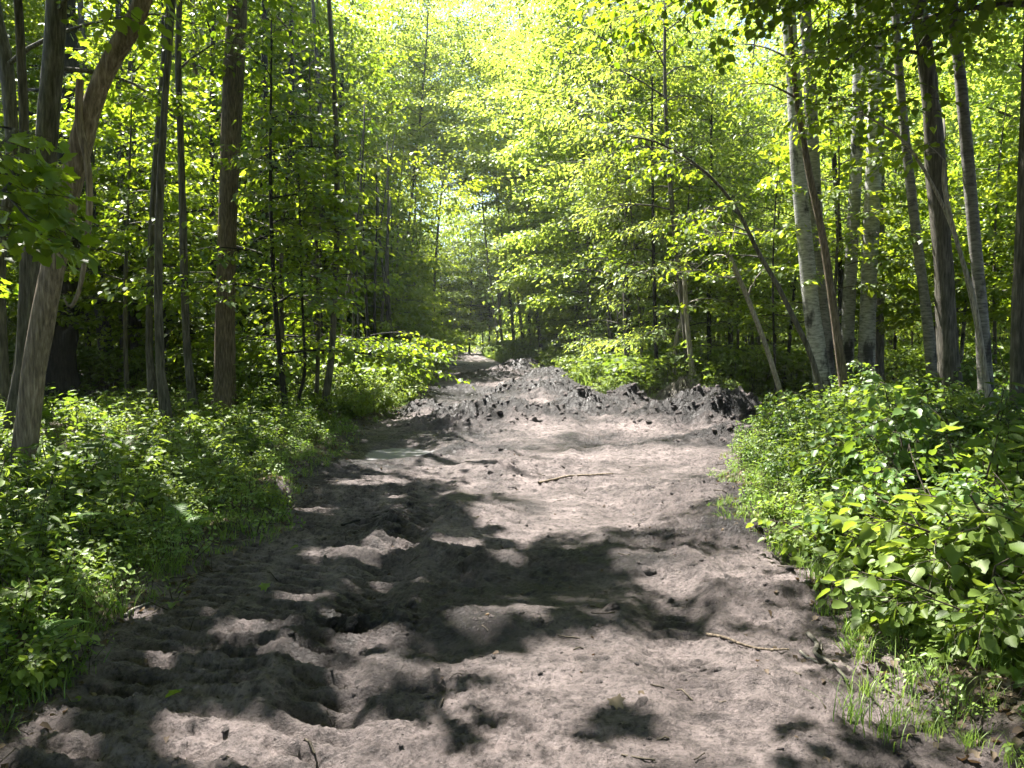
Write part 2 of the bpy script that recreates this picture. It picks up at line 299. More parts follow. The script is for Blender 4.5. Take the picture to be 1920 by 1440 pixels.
def ground_mat():
    m, t, b = mat('soil_and_mud'); tc = t.nodes.new('ShaderNodeTexCoord'); P = tc.outputs['Object']
    a = nd(t, 'ShaderNodeAttribute', attribute_name='rnd')
    n1 = noise(t, P, 1.1, 7, .62); n2 = noise(t, P, 11, 9, .72); n3 = noise(t, P, 55, 7, .75)
    mud = ramp(t, n1.outputs[0], [(.30, (.050, .042, .042)), (.5, (.090, .077, .076)), (.68, (.150, .130, .128))])
    mud2 = ramp(t, n2.outputs[0], [(.38, (.40, .39, .385)), (.48, (.92, .92, .92)), (.66, (1.4, 1.39, 1.38))])
    mx = nd(t, 'ShaderNodeMix', data_type='RGBA', blend_type='MULTIPLY'); mx.inputs[0].default_value = 1
    wt = nd(t, 'ShaderNodeAttribute', attribute_name='wet')
    wr = ramp(t, wt.outputs['Fac'], [(0, (1.6, 1.53, 1.5)), (.35, (1.05, 1.0, .98)), (.7, (.26, .245, .245)), (1, (.13, .12, .12))])
    mw = nd(t, 'ShaderNodeMix', data_type='RGBA', blend_type='MULTIPLY'); mw.inputs[0].default_value = 1; t.links.new(mud.outputs[0], mw.inputs[6]); t.links.new(wr.outputs[0], mw.inputs[7])
    t.links.new(mw.outputs[2], mx.inputs[6]); t.links.new(mud2.outputs[0], mx.inputs[7])
    lit = ramp(t, n2.outputs[0], [(.30, (.030, .022, .014)), (.5, (.075, .055, .036)), (.62, (.055, .065, .022)), (.75, (.14, .11, .075))])
    sp = ramp(t, a.outputs['Fac'], [(0.42, (0, 0, 0)), (.58, (1, 1, 1))])
    m2 = nd(t, 'ShaderNodeMix', data_type='RGBA'); t.links.new(sp.outputs[0], m2.inputs[0]); t.links.new(lit.outputs[0], m2.inputs[6]); t.links.new(mx.outputs[2], m2.inputs[7])
    n4 = noise(t, P, 38, 5, .7); r4 = ramp(t, n4.outputs[0], [(.36, (.45,) * 3), (.47, (1,) * 3), (.7, (1.2,) * 3)])
    m4 = nd(t, 'ShaderNodeMix', data_type='RGBA', blend_type='MULTIPLY'); m4.inputs[0].default_value = 1; t.links.new(m2.outputs[2], m4.inputs[6]); t.links.new(r4.outputs[0], m4.inputs[7])
    t.links.new(m4.outputs[2], b.inputs['Base Color'])
    rg = ramp(t, n1.outputs[0], [(.36, (.5,) * 3), (.5, (.68,) * 3), (.62, (.8,) * 3)])
    rm = nd(t, 'ShaderNodeMath', operation='MULTIPLY_ADD', use_clamp=True); t.links.new(wt.outputs['Fac'], rm.inputs[0]); rm.inputs[1].default_value = -.24; t.links.new(rg.outputs[0], rm.inputs[2])
    t.links.new(rm.outputs[0], b.inputs['Roughness']); b.inputs['Specular IOR Level'].default_value = .3
    ad = nd(t, 'ShaderNodeMath', operation='MULTIPLY_ADD'); t.links.new(n3.outputs[0], ad.inputs[0]); ad.inputs[1].default_value = .6; t.links.new(n2.outputs[0], ad.inputs[2])
    bp = nd(t, 'ShaderNodeBump'); bp.inputs['Strength'].default_value = .9; bp.inputs['Distance'].default_value = .10
    t.links.new(ad.outputs[0], bp.inputs['Height']); t.links.new(bp.outputs[0], b.inputs['Normal'])
    return m
SOIL = ground_mat()
def water_mat():
    m, t, b = mat('muddy_water'); tc = t.nodes.new('ShaderNodeTexCoord')
    n = noise(t, tc.outputs['Object'], 4, 4, .6)
    r = ramp(t, n.outputs[0], [(.3, (.085, .083, .088)), (.7, (.125, .12, .127))]); t.links.new(r.outputs[0], b.inputs['Base Color'])
    b.inputs['Roughness'].default_value = .48; b.inputs['Specular IOR Level'].default_value = .6; b.inputs['IOR'].default_value = 1.33
    mp = nd(t, 'ShaderNodeMapping'); mp.inputs['Scale'].default_value = (9, 22, 1); t.links.new(tc.outputs['Object'], mp.inputs[0])
    n2 = noise(t, mp.outputs[0], 1, 3, .5); bp = nd(t, 'ShaderNodeBump'); bp.inputs['Strength'].default_value = .35; bp.inputs['Distance'].default_value = .03
    t.links.new(n2.outputs[0], bp.inputs['Height']); t.links.new(bp.outputs[0], b.inputs['Normal'])
    return m
WATER = water_mat()

# ------------------------------------------------------------------ the ground: one height field, cut into track and forest floor
def make_ground():
    ys = np.concatenate([np.linspace(-40, 0.5, 30)[:-1], np.exp(np.linspace(math.log(4.5), math.log(50), 1000)) - 4, np.exp(np.linspace(math.log(50), math.log(420), 90))[1:] - 4])
    us = np.concatenate([-np.exp(np.linspace(math.log(8), math.log(.5), 110)), np.linspace(-.5, .5, 760)[1:-1], np.exp(np.linspace(math.log(.5), math.log(8), 110))])
    wdt = np.sqrt((ys + 4) ** 2 + 4)
    X = us[None] * wdt[:, None]; Y = np.repeat(ys[:, None], len(us), 1)
    Z = gz(X, Y); S = sdist(X, Y)
    nx = len(us); ny = len(ys); A = np.clip(0.5 + S + .12 * pn(X * 6, Y * 6, 4), 0, 1)
    i = np.arange(ny - 1)[:, None] * nx; j = np.arange(nx - 1)[None]
    F = np.stack([i + j, i + j + 1, i + nx + j + 1, i + nx + j], -1).reshape(-1, 4)
    inside = (S[:-1, :-1].ravel() > 0) & (Y[:-1, :-1].ravel() < 95)
    V = np.stack([X, Y, Z], -1).reshape(-1, 3); A = A.ravel()
    for nm, sel in (('path', inside), ('ground', ~inside)):
        f = F[sel]; used, inv = np.unique(f, return_inverse=True)
        ac = Acc(); ac.add(V[used], inv.ravel(), np.full(len(f), 4), 0, A[used])
        o = ac.build(nm, [SOIL], smooth=True); tag(o, kind='structure')
        wa = o.data.attributes.new('wet', 'FLOAT', 'POINT'); wa.data.foreach_set('value', wetness(V[used, 0], V[used, 1]).astype(np.float32))
        o['label'] = 'churned grey mud track with ruts and clods running into the wood' if nm == 'path' else 'brown leaf-littered forest floor on both sides of the mud track'
make_ground()
for (bx, by, ax, ay, h), lb in zip(DIPW[1:3], ('wide grey puddle at the left edge of the track before the heap', 'small pale puddle below the tallest mud heap')):
    ac = Acc(); th = np.linspace(0, 2 * math.pi, 40, endpoint=False); rr = 1.9 + .25 * pn(np.cos(th) * 2, np.sin(th) * 2, int(bx * 10 + 50))
    ring = np.stack([ax * rr * np.cos(th), ay * rr * np.sin(th), 0 * th], 1); ac.add(ring, np.arange(40), [40])
    o = ac.build('puddle', [WATER]); o.location = (bx, by, -.62 * h); tag(o, lb, kind='structure')

# ------------------------------------------------------------------ leaf templates
def leaf_poly(kind, L):
    """half outlines: list of (x along, y across)"""
    if kind == 'maple': h = [(0, 0), (.10, .22), (.02, .46), (.30, .40), (.52, .60), (.58, .30), (.82, .24), (1, 0)]
    elif kind == 'mid': h = [(0, 0), (.22, .34), (.55, .38), (1, 0)]
    elif kind == 'oval': h = [(0, 0), (.18, .26), (.45, .34), (.75, .2), (1, 0)]
    elif kind == 'narrow': h = [(0, 0), (.3, .19), (.65, .17), (1, 0)]
    elif kind == 'big': h = [(0, 0), (-.04, .22), (.15, .42), (.42, .46), (.62, .30), (.8, .24), (1, 0)]
    else: h = [(0, 0), (.45, .42), (1, 0)]
    return np.array(h) * L
def one_leaf(kind, L, fold=.25, curl=.25):
    h = leaf_poly(kind, L); n = len(h); x = h[:, 0]; y = h[:, 1]
    if kind == 'far': # a single folded quad
        V = np.array([[0, 0, 0], [x[1], y[1], fold * y[1]], [L, 0, -curl * L * .6], [x[1], -y[1], fold * y[1]]]); return V, [0, 2, 1, 0, 3, 2], [3, 3]
    z = lambda xx, yy: fold * np.abs(yy) - curl * xx ** 2 / L
    up = np.stack([x, y, z(x, y)], 1); dn = np.stack([x[1:-1], -y[1:-1], z(x[1:-1], y[1:-1])], 1)
    V = np.concatenate([up, dn]); a = list(range(n)); b = [0] + list(range(n, n + n - 2)) + [n - 1]
    return V, a[::-1] + b, [n, n]
def Rm(yaw, pitch, roll):
    cz, sz, cy_, sy, cx, sx = np.cos(yaw), np.sin(yaw), np.cos(pitch), np.sin(pitch), np.cos(roll), np.sin(roll)
    one = np.ones_like(cz); z0 = np.zeros_like(cz)
    Z = np.stack([cz, -sz, z0, sz, cz, z0, z0, z0, one], -1).reshape(cz.shape + (3, 3))
    Yr = np.stack([cy_, z0, sy, z0, one, z0, -sy, z0, cy_], -1).reshape(cz.shape + (3, 3))
    X = np.stack([one, z0, z0, z0, cx, -sx, z0, sx, cx], -1).reshape(cz.shape + (3, 3))
    return Z @ Yr @ X
def spray_tpl(kind, n=14, L=.09, length=.42, twig=True, flat=.35, fork=True):
    ac = Acc()
    axes = [(np.zeros(3), 0.0, length)]
    if fork: axes += [(np.array([length * .35, 0, 0]), .8, length * .55), (np.array([length * .5, 0, 0]), -.75, length * .5)]
    for o, yw, ln in axes:
        m = max(2, int(n * ln / (length * (2.05 if fork else 1))))
        d = np.array([math.cos(yw), math.sin(yw), 0])
        for i in range(m):
            t = (i + .6) / m; p = o + d * ln * t; p[2] -= .22 * (t * ln) ** 2 / length
            sd = 1 if i % 2 else -1
            ya = yw + (sd * random.uniform(.5, 1.2) if i < m - 1 else random.uniform(-.2, .2))
            M = Rm(np.array(ya), np.array(random.gauss(.25, flat)), np.array(random.gauss(0, flat)))
            V, Lp, T = one_leaf(kind, L * random.uniform(.65, 1.15), random.uniform(.05, .4), random.uniform(.05, .4))
            V = V + np.array([L * .35, 0, 0]); V = V @ M.T + p
            ac.add(V, Lp, T, 0, random.uniform(-.22, .22))
        if twig:
            tt = np.linspace(0, 1, 4)[:, None]; P = o + d * ln * tt; P[:, 2] -= .22 * (tt[:, 0] * ln) ** 2 / length
            tube(ac, P, [.004, .003, .002, .001], 3, 1, cap=False)
    return (np.concatenate(ac.V), np.concatenate(ac.L), np.concatenate(ac.T), np.concatenate(ac.M), np.concatenate(ac.A))
def tplset(*a, n=5, **k): return [spray_tpl(*a, **k) for _ in range(n)]
TPL = {'maple_hi': tplset('maple', n=6, L=.125), 'maple_mid': tplset('mid', n=24, L=.12, length=.55), 'maple_far': tplset('far', n=32, L=.19, length=.85, twig=False),
       'ash_hi': tplset('oval', L=.095), 'ash_mid': tplset('narrow', n=26, L=.13, length=.55), 'ash_far': tplset('far', n=32, L=.19, length=.85, twig=False),
       'big': tplset('big', n=20, L=.10, length=.42, flat=.45), 'bigfar': tplset('mid', L=.13, length=.4)}
def scatter(acc, tpls, pos, M, sc, rnd, which=None, moff=0):
    n = len(pos)
    if n == 0: return
    which = rng.integers(0, len(tpls), n) if which is None else which
    for q, (V, L, T, Mt, A) in enumerate(tpls):
        s = np.where(which == q)[0]; c = len(s)
        if c == 0: continue
        VV = np.einsum('nij,kj->nki', M[s] * sc[s][:, None, None], V) + pos[s][:, None]
        k = len(V); LL = (L[None] + (np.arange(c) * k)[:, None]).ravel()
        acc.add(VV.reshape(-1, 3), LL, np.tile(T, c), np.tile(Mt, c) + moff, (A[None] + rnd[s][:, None]).ravel())

# ------------------------------------------------------------------ trees
def limbs_on(tr, P, r, z0, Rad, n, spr, shape='dome', asc=.5, droop=.35, step=.19, k=5, rlim=1.0, sides=None, dead=False, gap=.23, carved=False):
    ztop = P[-1, 2]; az = random.uniform(0, 6.28)
    for i in range(n):
        t = (i + random.uniform(.1, .9)) / n; z = z0 + (ztop - z0) * t ** 1.05
        o = np.array([np.interp(z, P[:, 2], P[:, c]) for c in range(3)]); r0 = float(np.interp(z, P[:, 2], r))
        az += 2.4 + random.uniform(-.6, .6)
        a = az if sides is None else sides[0] + random.uniform(-1, 1) * sides[1]
        env = (1 - t) ** .55 * .75 + .3 if shape == 'dome' else (math.sin(math.pi * min(1, t * .8 + .18)) ** .7)
        Ln = Rad * env * random.uniform(.7, 1.15); el = asc * (.6 + 1.0 * t) * random.uniform(.7, 1.3)
        d = np.array([math.cos(a), math.sin(a)]); s = np.linspace(0, 1, 7); wob = np.cumsum(np.random.default_rng(i + n).normal(0, .035 * Ln, (7, 2)), 0) * s[:, None]
        B = np.stack([o[0] + d[0] * Ln * s + wob[:, 0], o[1] + d[1] * Ln * s + wob[:, 1], o[2] + Ln * (math.tan(min(el, 1.1)) * s - droop * s * s)], 1)
        rb = max(.006, min(r0 * .5, .012 * Ln + .004) * rlim)
        okc = carve(B[2:]) if carved else np.ones(5, bool)
        if not dead and okc.mean() < .75: continue
        if not okc[-1]: B = B[:max(3, 2 + int(okc.sum()))]; B = curve(B, 7); Ln *= len(okc[okc]) / 5
        tube(tr, B, rb * (1 - s * .85), k, 0, cap=False)
        m = max(3, int(Ln / gap)); side = 1
        for j in range(m):
            ss = .16 + .84 * (j + random.uniform(0, .6)) / m; ss = min(ss, 1); side = -side
            q = np.array([np.interp(ss, s, B[:, c]) for c in range(3)])
            if carved and not dead and not carve(q[None])[0]: continue
            l2 = (.28 + .42 * Ln * (1 - ss)) * random.uniform(.6, 1.15); a2 = a + side * random.uniform(.55, 1.15) if j < m - 1 else a
            e2 = random.uniform(-.15, .35)
            u = np.linspace(0, 1, 4); C = np.stack([q[0] + math.cos(a2) * l2 * u, q[1] + math.sin(a2) * l2 * u, q[2] + l2 * (e2 * u - .25 * u * u)], 1)
            tube(tr, C, np.array([.007, .005, .004, .002]) * (1 if not dead else 1.1), 3, 0, cap=False)
            if dead: continue
            c = max(1, int(l2 / step))
            for g in range(c):
                uu = (g + .7) / c; p = np.array([np.interp(uu, u, C[:, cc]) for cc in range(3)])
                spr.append((p[0], p[1], p[2], a2 + random.choice((-1, 1)) * random.uniform(.1, .9) if g < c - 1 else a2, random.gauss(.1, .18), random.gauss(0, .22), random.uniform(.75, 1.2)))
def crown_acc(spr, key, carved, base=.5, origin=(0, 0, 0), dens=1.0):
    S = np.array(spr)
    if dens < 1: S = S[rng.random(len(S)) < dens]
    pos = S[:, :3]
    acc = Acc()
    if len(S) == 0: return None
    cl = .30 * fbm(pos[:, 0] * .8 + pos[:, 2] * .5, pos[:, 1] * .8 - pos[:, 2] * .4, 2, 8)
    scatter(acc, TPL[key], pos, Rm(S[:, 3], S[:, 4], S[:, 5]), S[:, 6], base + cl + rng.uniform(-.1, .1, len(S)))
    if carved:                          # keep only the leaves whose shade does not fall in a sunlit patch
        V = np.concatenate(acc.V); L = np.concatenate(acc.L); T = np.concatenate(acc.T); M = np.concatenate(acc.M); A = np.concatenate(acc.A)
        st = np.cumsum(T) - T; c = np.add.reduceat(V[L], st, axis=0) / T[:, None]; k = carve(c); kl = np.repeat(k, T)
        used, inv = np.unique(L[kl], return_inverse=True)
        acc = Acc()
        if len(used) == 0: return None
        acc.add(V[used], inv.ravel(), T[k], M[k], A[used])
    return acc
def trunk_path(base, H, lean=(0, 0), wob=.12, n=14):
    z = np.linspace(0, 1, n); ph = random.uniform(0, 6); b = np.asarray(base, float)
    x = b[0] + lean[0] * z * H + wob * np.sin(z * 3.1 + ph) * z ** .5 * (H / 8); y = b[1] + lean[1] * z * H + wob * np.cos(z * 2.7 + ph) * z ** .5 * (H / 8)
    x -= x[0] - b[0]; y -= y[0] - b[1]
    return np.stack([x, y, b[2] - .12 + z * (H + .12)], 1)
def build_tree(name, P, r, bark, key, z0, Rad, n, leafm, carved=True, k=12, **kw):
    """P, r in world space. returns the root (at the base)"""
    base = P[0].copy(); root = empty(name, base)
    tr = Acc(); spr = []; kw2 = {q: kw.pop(q) for q in ('base', 'dens') if q in kw}
    rough = kw.pop('rough', .10)
    tube(tr, P, r, k, 0, rough, True, seed=random.random() * 9)
    if n: limbs_on(tr, P, r, z0, Rad, n, spr, carved=carved, **kw)
    tr.build('trunk', [BARK[bark]], root, True, off=base)
    if spr:
        ca = crown_acc(spr, key, carved, **kw2)
        if ca is not None and ca.n: ca.build('crown', [leafm, TWIG], root, False, off=base)
    return root

LAND = []      # landmarks used to tell repeats apart: (px, phrase)
def key_tree(label, bark, dist, pts, H, Rad, n, z0=6, group=None, cat='tree', name='tree', land=None, leafm=None, key='maple_mid', yslope=0.0, k=16, **kw):
    A = np.array([np.append(at(a, b, dist), c / 2 / FPX * dist) for a, b, c in pts])
    A = A[np.argsort(A[:, 2])]
    lo = A[0]; g = float(gz(lo[0], lo[1])) - .06
    if lo[2] > g + .05:
        d = (A[0, :2] - A[1, :2]) / max(.3, (A[1, 2] - A[0, 2])) * (lo[2] - g); d = np.clip(d, -.4, .4)
        A = np.vstack([[lo[0] + d[0], lo[1] + d[1], g, lo[3] * 1.08], A])
    else: A[0, 2] = g
    if H > A[-1, 2] + .5:
        sl = (A[-1, :2] - A[-2, :2]) / (A[-1, 2] - A[-2, 2]); dz = H - A[-1, 2]
        A = np.vstack([A, [A[-1, 0] + sl[0] * dz * .25, A[-1, 1], A[-1, 2] + dz * .5, A[-1, 3] * .72], [A[-1, 0] + sl[0] * dz * .4, A[-1, 1], H, .02]])
    C = curve(A, 34 if k > 10 else 20); P = C[:, :3]; r = np.maximum(C[:, 3], .006)
    P[:, 1] += yslope * (P[:, 2] - P[0, 2])
    root = build_tree(name, P, r, bark, key, z0, Rad, n, leafm or LEAF, k=k, **kw)
    tag(root, label, cat, group)
    if land: LAND.append((pts[0][0], land))
    return root, P, r

def ordinal(n): return ['first', 'second', 'third', 'fourth', 'fifth', 'sixth', 'seventh', 'eighth', 'ninth', 'tenth', 'eleventh', 'twelfth', 'thirteenth', 'fourteenth', 'fifteenth', 'sixteenth', 'seventeenth', 'eighteenth', 'nineteenth', 'twentieth'][n] if n < 20 else 'twenty-' + ordinal(n - 20) if n < 29 else 'thirty-' + ordinal(n - 30)
# --- left side
kt1, P1, r1 = key_tree('pale tan trunk leaning right at the left edge, nearest tree to the camera', 'tan', 7.3,
    [(38, 955, 46), (52, 800, 42), (66, 680, 40), (92, 540, 39), (122, 400, 38), (150, 270, 40), (172, 195, 34), (210, 110, 34), (268, 0, 32)], 7.2, 2.4, 12, z0=5.4, land='the pale leaning trunk', rough=.16)
# its dead hanging branch
ac = Acc(); q = np.array([np.append(at(a, b, 7.15), c / 2 / FPX * 7.2) for a, b, c in [(150, 150, 14), (148, 230, 14), (163, 300, 13), (168, 380, 12), (160, 480, 10), (148, 545, 8), (132, 575, 6), (120, 560, 3)]])
C = curve(q, 30); tube(ac, C[:, :3], C[:, 3], 8, 0, .15); ac.build('branch', [BARK['tan']], kt1, True, off=P1[0])
key_tree('tall straight dark grey trunk standing behind the pale leaning trunk', 'grey', 11.5,
    [(40, 780, 44), (62, 560, 40), (78, 400, 38), (92, 200, 36), (106, 0, 34)], 15, 3.4, 20, z0=5.5, land='the straight dark grey trunk')
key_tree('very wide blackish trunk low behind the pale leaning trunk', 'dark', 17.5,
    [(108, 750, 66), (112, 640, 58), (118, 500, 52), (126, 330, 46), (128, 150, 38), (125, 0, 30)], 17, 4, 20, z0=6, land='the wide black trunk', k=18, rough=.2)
key_tree('straight brown trunk with deeply ridged bark standing by the left bank', 'brown', 14.6,
    [(421, 795, 42), (422, 650, 37), (424, 500, 34), (430, 330, 34), (436, 180, 36), (442, 60, 36), (445, 0, 34)], 16, 3.6, 20, z0=8.2, land='the ridged brown trunk', k=20)
key_tree('thin upright stem just left of the ridged brown trunk', 'grey', 14.0,
    [(365, 805, 17), (350, 640, 14), (345, 500, 14), (340, 300, 12), (334, 120, 11), (336, 0, 10)], 11, 1.7, 12, z0=4.6, k=10, base=.35)
key_tree('thin crooked dark sapling beside the left bank, right of the ridged brown trunk', 'dark', 15.0, [(556, 800, 8), (562, 740, 7), (572, 690, 6), (568, 600, 5)], 5.2, 1.5, 12, z0=1.8, k=8)
key_tree('grey trunk at the left frame edge, bowing outward', 'grey', 13, [(12, 820, 22), (4, 640, 18), (2, 480, 18), (22, 300, 20), (12, 130, 24), (-15, 0, 26)], 12, 3, 14, z0=6)
key_tree('leaning grey trunk deep in the left wood, with a smooth swollen foot', 'grey', 22, [(205, 705, 30), (192, 600, 24), (180, 500, 20), (172, 380, 18), (160, 200, 16)], 13, 3, 16, z0=6.5)
key_tree('smooth upright grey trunk deep in the left wood, left one of a close pair', 'grey', 23, [(236, 700, 20), (232, 560, 17), (230, 430, 16), (226, 200, 14)], 14, 3, 16, z0=6.5)
key_tree('smooth upright grey trunk deep in the left wood, right one of a close pair', 'grey', 24, [(254, 700, 24), (252, 560, 20), (246, 430, 18), (248, 200, 15)], 14, 3, 16, z0=6.5)
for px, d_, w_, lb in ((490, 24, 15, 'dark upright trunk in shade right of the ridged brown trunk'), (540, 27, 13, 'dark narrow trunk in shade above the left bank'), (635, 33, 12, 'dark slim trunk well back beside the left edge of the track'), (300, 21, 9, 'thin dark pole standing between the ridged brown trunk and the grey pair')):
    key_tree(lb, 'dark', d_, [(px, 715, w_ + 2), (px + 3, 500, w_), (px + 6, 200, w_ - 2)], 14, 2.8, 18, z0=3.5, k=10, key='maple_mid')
# --- right side
BG = 'pale poplar trunks on the right'
key_tree('front left poplar of the pale clump, dark patched foot and leaning left', 'birch', 16.5, [(1540, 700, 32), (1524, 600, 30), (1512, 480, 28), (1498, 330, 27), (1488, 150, 25), (1478, 0, 24)], 17, 3.2, 14, z0=9, group=BG, land='the front left poplar', leafm=LEAFB, key='ash_mid', k=18)
key_tree('slimmer poplar close behind the front left poplar, touching its right side', 'aspen', 17.3, [(1552, 695, 28), (1540, 560, 26), (1530, 420, 25), (1522, 250, 24), (1516, 100, 22), (1508, 0, 21)], 17, 2.8, 12, z0=9, group=BG, leafm=LEAFB, key='ash_mid')
key_tree('middle slender poplar, smooth white upper trunk', 'birch', 18.0, [(1588, 680, 24), (1592, 560, 23), (1600, 420, 22), (1606, 280, 21), (1610, 120, 20), (1612, 0, 18)], 17, 2.8, 12, z0=9, group=BG, leafm=LEAFB, key='ash_mid')
key_tree('whitest straight poplar, right one of the pale clump', 'birch', 17.5, [(1624, 690, 30), (1628, 560, 28), (1634, 420, 28), (1640, 260, 27), (1644, 100, 25), (1646, 0, 24)], 18, 3.0, 12, z0=9, group=BG, land='the whitest poplar', leafm=LEAFB, key='ash_mid')
key_tree('dark grey trunk hidden right behind the whitest poplar', 'grey', 19.5, [(1648, 680, 18), (1650, 520, 16), (1651, 380, 14), (1652, 200, 12)], 14, 2.6, 12, z0=7)
key_tree('curved brown sapling crossing in front of the pale poplars', 'brown', 15.0, [(1578, 690, 17), (1560, 560, 15), (1540, 430, 14), (1518, 330, 12), (1496, 200, 11), (1485, 100, 9)], 8.6, 1.8, 10, z0=5.2, k=10)
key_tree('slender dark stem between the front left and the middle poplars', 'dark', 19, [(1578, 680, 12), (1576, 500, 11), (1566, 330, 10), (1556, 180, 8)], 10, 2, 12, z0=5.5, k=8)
key_tree('medium grey poplar bending left between the whitest and the brown trunk', 'aspen', 15.5, [(1748, 690, 22), (1736, 580, 18), (1718, 440, 17), (1702, 300, 16), (1690, 180, 15), (1680, 40, 14)], 14, 2.8, 14, z0=6.5, group=BG, leafm=LEAFB)
key_tree('stout dark brown trunk with swollen mid bend on the right', 'grey', 14.5, [(1782, 720, 40), (1774, 600, 34), (1766, 460, 32), (1756, 330, 35), (1746, 200, 30), (1734, 90, 28), (1722, 0, 28)], 16, 3.6, 16, z0=6.5, land='the stout brown trunk', k=18, rough=.2)
key_tree('slim grey trunk right of the stout brown trunk, slightly bowed', 'aspen', 13.5, [(1846, 690, 26), (1838, 560, 22), (1826, 430, 21), (1812, 270, 21), (1798, 120, 19), (1786, 0, 18)], 14, 2.8, 14, z0=6.5, group=BG, leafm=LEAFB)
key_tree('broad dark trunk cut by the right frame edge', 'grey', 10.5, [(1912, 760, 34), (1914, 600, 32), (1922, 430, 30), (1930, 200, 28)], 13, 3, 14, z0=6, land='the trunk at the right frame edge')
key_tree('pale thin stem leaning far left above the right bushes', 'dead', 9.5, [(1862, 770, 9), (1840, 660, 8), (1822, 560, 8), (1790, 440, 7), (1745, 340, 6), (1690, 260, 5), (1620, 215, 4)], 0, .8, 3, z0=4.4, k=8)
key_tree('pale mottled thin stem above the right bushes, rightmost of the leaning pair', 'dead', 9.0, [(1856, 780, 10), (1846, 690, 9), (1826, 560, 8), (1796, 460, 7), (1772, 360, 8), (1770, 300, 6)], 0, .8, 3, z0=4.4, k=8)
kr, PR, rR = key_tree('pale broken trunk growing out of the hairy root mound', 'dead', 18.3, [(1300, 735, 14), (1295, 670, 10), (1288, 600, 9), (1284, 520, 8), (1290, 470, 5)], 0, 1.3, 7, z0=2.2, k=10, land='the broken pale trunk')
key_tree('slim crooked pale snag just left of the broken pale trunk', 'dead', 19.2, [(1264, 700, 8), (1268, 640, 8), (1280, 580, 7), (1262, 530, 5)], 0, .8, 3, z0=2.2, k=8, dead=True)
# leaning dead sapling with bare pale twigs
ks, PS, rS = key_tree('dead bare sapling leaning left with pale broken twigs at its top', 'dead', 16.0, [(1466, 745, 10), (1440, 660, 9), (1410, 580, 9), (1385, 520, 9), (1362, 470, 9), (1332, 412, 6)], 0, 0, 0, k=10, land='the dead bare sapling')
ac = Acc()
for a, b in [((1362, 470), [(1330, 455), (1300, 470), (1270, 480)]), ((1350, 445), [(1310, 425), (1283, 420)]), ((1340, 430), [(1352, 400), (1348, 380)]), ((1365, 475), [(1375, 440), (1380, 420)]), ((1370, 485), [(1345, 478), (1320, 490), (1290, 512)]), ((1385, 520), [(1350, 520), (1310, 505), (1255, 515)]), ((1400, 555), [(1420, 520), (1438, 500)]), ((1332, 412), [(1322, 398), (1330, 385)])]:
    P = curve(np.array([at(*a, 16.0)] + [at(*q, 16.0 + random.uniform(-.4, .4)) for q in b]), 10)
    P += rng.normal(0, .012, P.shape); tube(ac, P, np.linspace(.022, .005, 10), 5, 0)
ac.build('dead_twig_fan', [BARK['dead']], ks, True, off=PS[0]).name = 'twigs'
key_tree('long bare limb arching left from the foot of the poplar clump', 'grey', 14.8, [(1520, 665, 10), (1490, 600, 10), (1455, 530, 9), (1420, 470, 8), (1380, 390, 7), (1320, 320, 5), (1240, 270, 4), (1180, 255, 3)], 0, 1.5, 9, z0=3.2, k=10, sides=(2.6, 1.2))
for i, (px, d_, w_) in enumerate(((1232, 20, 8), (1180, 24, 7), (1146, 28, 8), (1105, 33, 7), (1330, 21, 9), (1370, 25, 10), (1250, 26, 9), (1205, 30, 7))):
    key_tree(('slender dark pole in the right wood, %s counting rightward from the grassy bank' % ['fourth', 'third', 'second', 'first', 'seventh', 'eighth', 'sixth', 'fifth'][i]), 'grey' if i % 2 else 'dark', d_, [(px, 700, w_), (px - 5 + i, 560, w_ - 1), (px - 9 + 3 * i, 300, w_ - 3)], 8.5, 1.8, 16, z0=3.2, k=8, group='slender poles in the right wood')

# ------------------------------------------------------------------ filling the wood
LANDG = LAND + [(890, 'the far end of the track')]
def label_all(items, desc):
    """items: (root, x, y, z). names each one by counting outward from the nearest landmark"""
    buck = {}
    for o, x, y, z in items:
        u = float(proj((x, y, z))[0]); lp, ph = min(LANDG, key=lambda q: abs(q[0] - u)); buck.setdefault((ph, 'left' if u < lp else 'right'), []).append((abs(u - lp), o))
    for (ph, sd), L in buck.items():
        for i, (_, o) in enumerate(sorted(L, key=lambda q: q[0])):
            o['label'] = '%s, %s %s of %s' % (desc, ordinal(i), sd, ph)
    return items
def shared_tree(name, H, rad, bark, key, z0, Rad, n, leafm, **kw):
    P = trunk_path((0, 0, 0), H, (random.uniform(-.04, .04), random.uniform(-.04, .04)), .2)
    r = rad * (1 - .75 * np.linspace(0, 1, len(P))); return build_tree(name, P, r, bark, key, z0, Rad, n, leafm, carved=False, k=8, **kw)
taken = []
def free(x, y, dmin):
    for a, b, c in taken:
        if (a - x) ** 2 + (b - y) ** 2 < (dmin * c) ** 2: return False
    return True
def carved_needed(x, y, H, Rad):        # does the crown throw shade on the seen track?
    if y > 75: return False
    for h in (4, 8, 12, 16, 20):
        if h > H + 1: break
        t = h / SD[2]; hx, hy = x - SD[0] * t, y - SD[1] * t
        if hy < 0: continue
        a = np.interp(hy, ly, lx) - Rad - .5; b = np.interp(hy, ry, rx) + Rad + .5
        if a < hx < b: return True
    return False
protos = {}
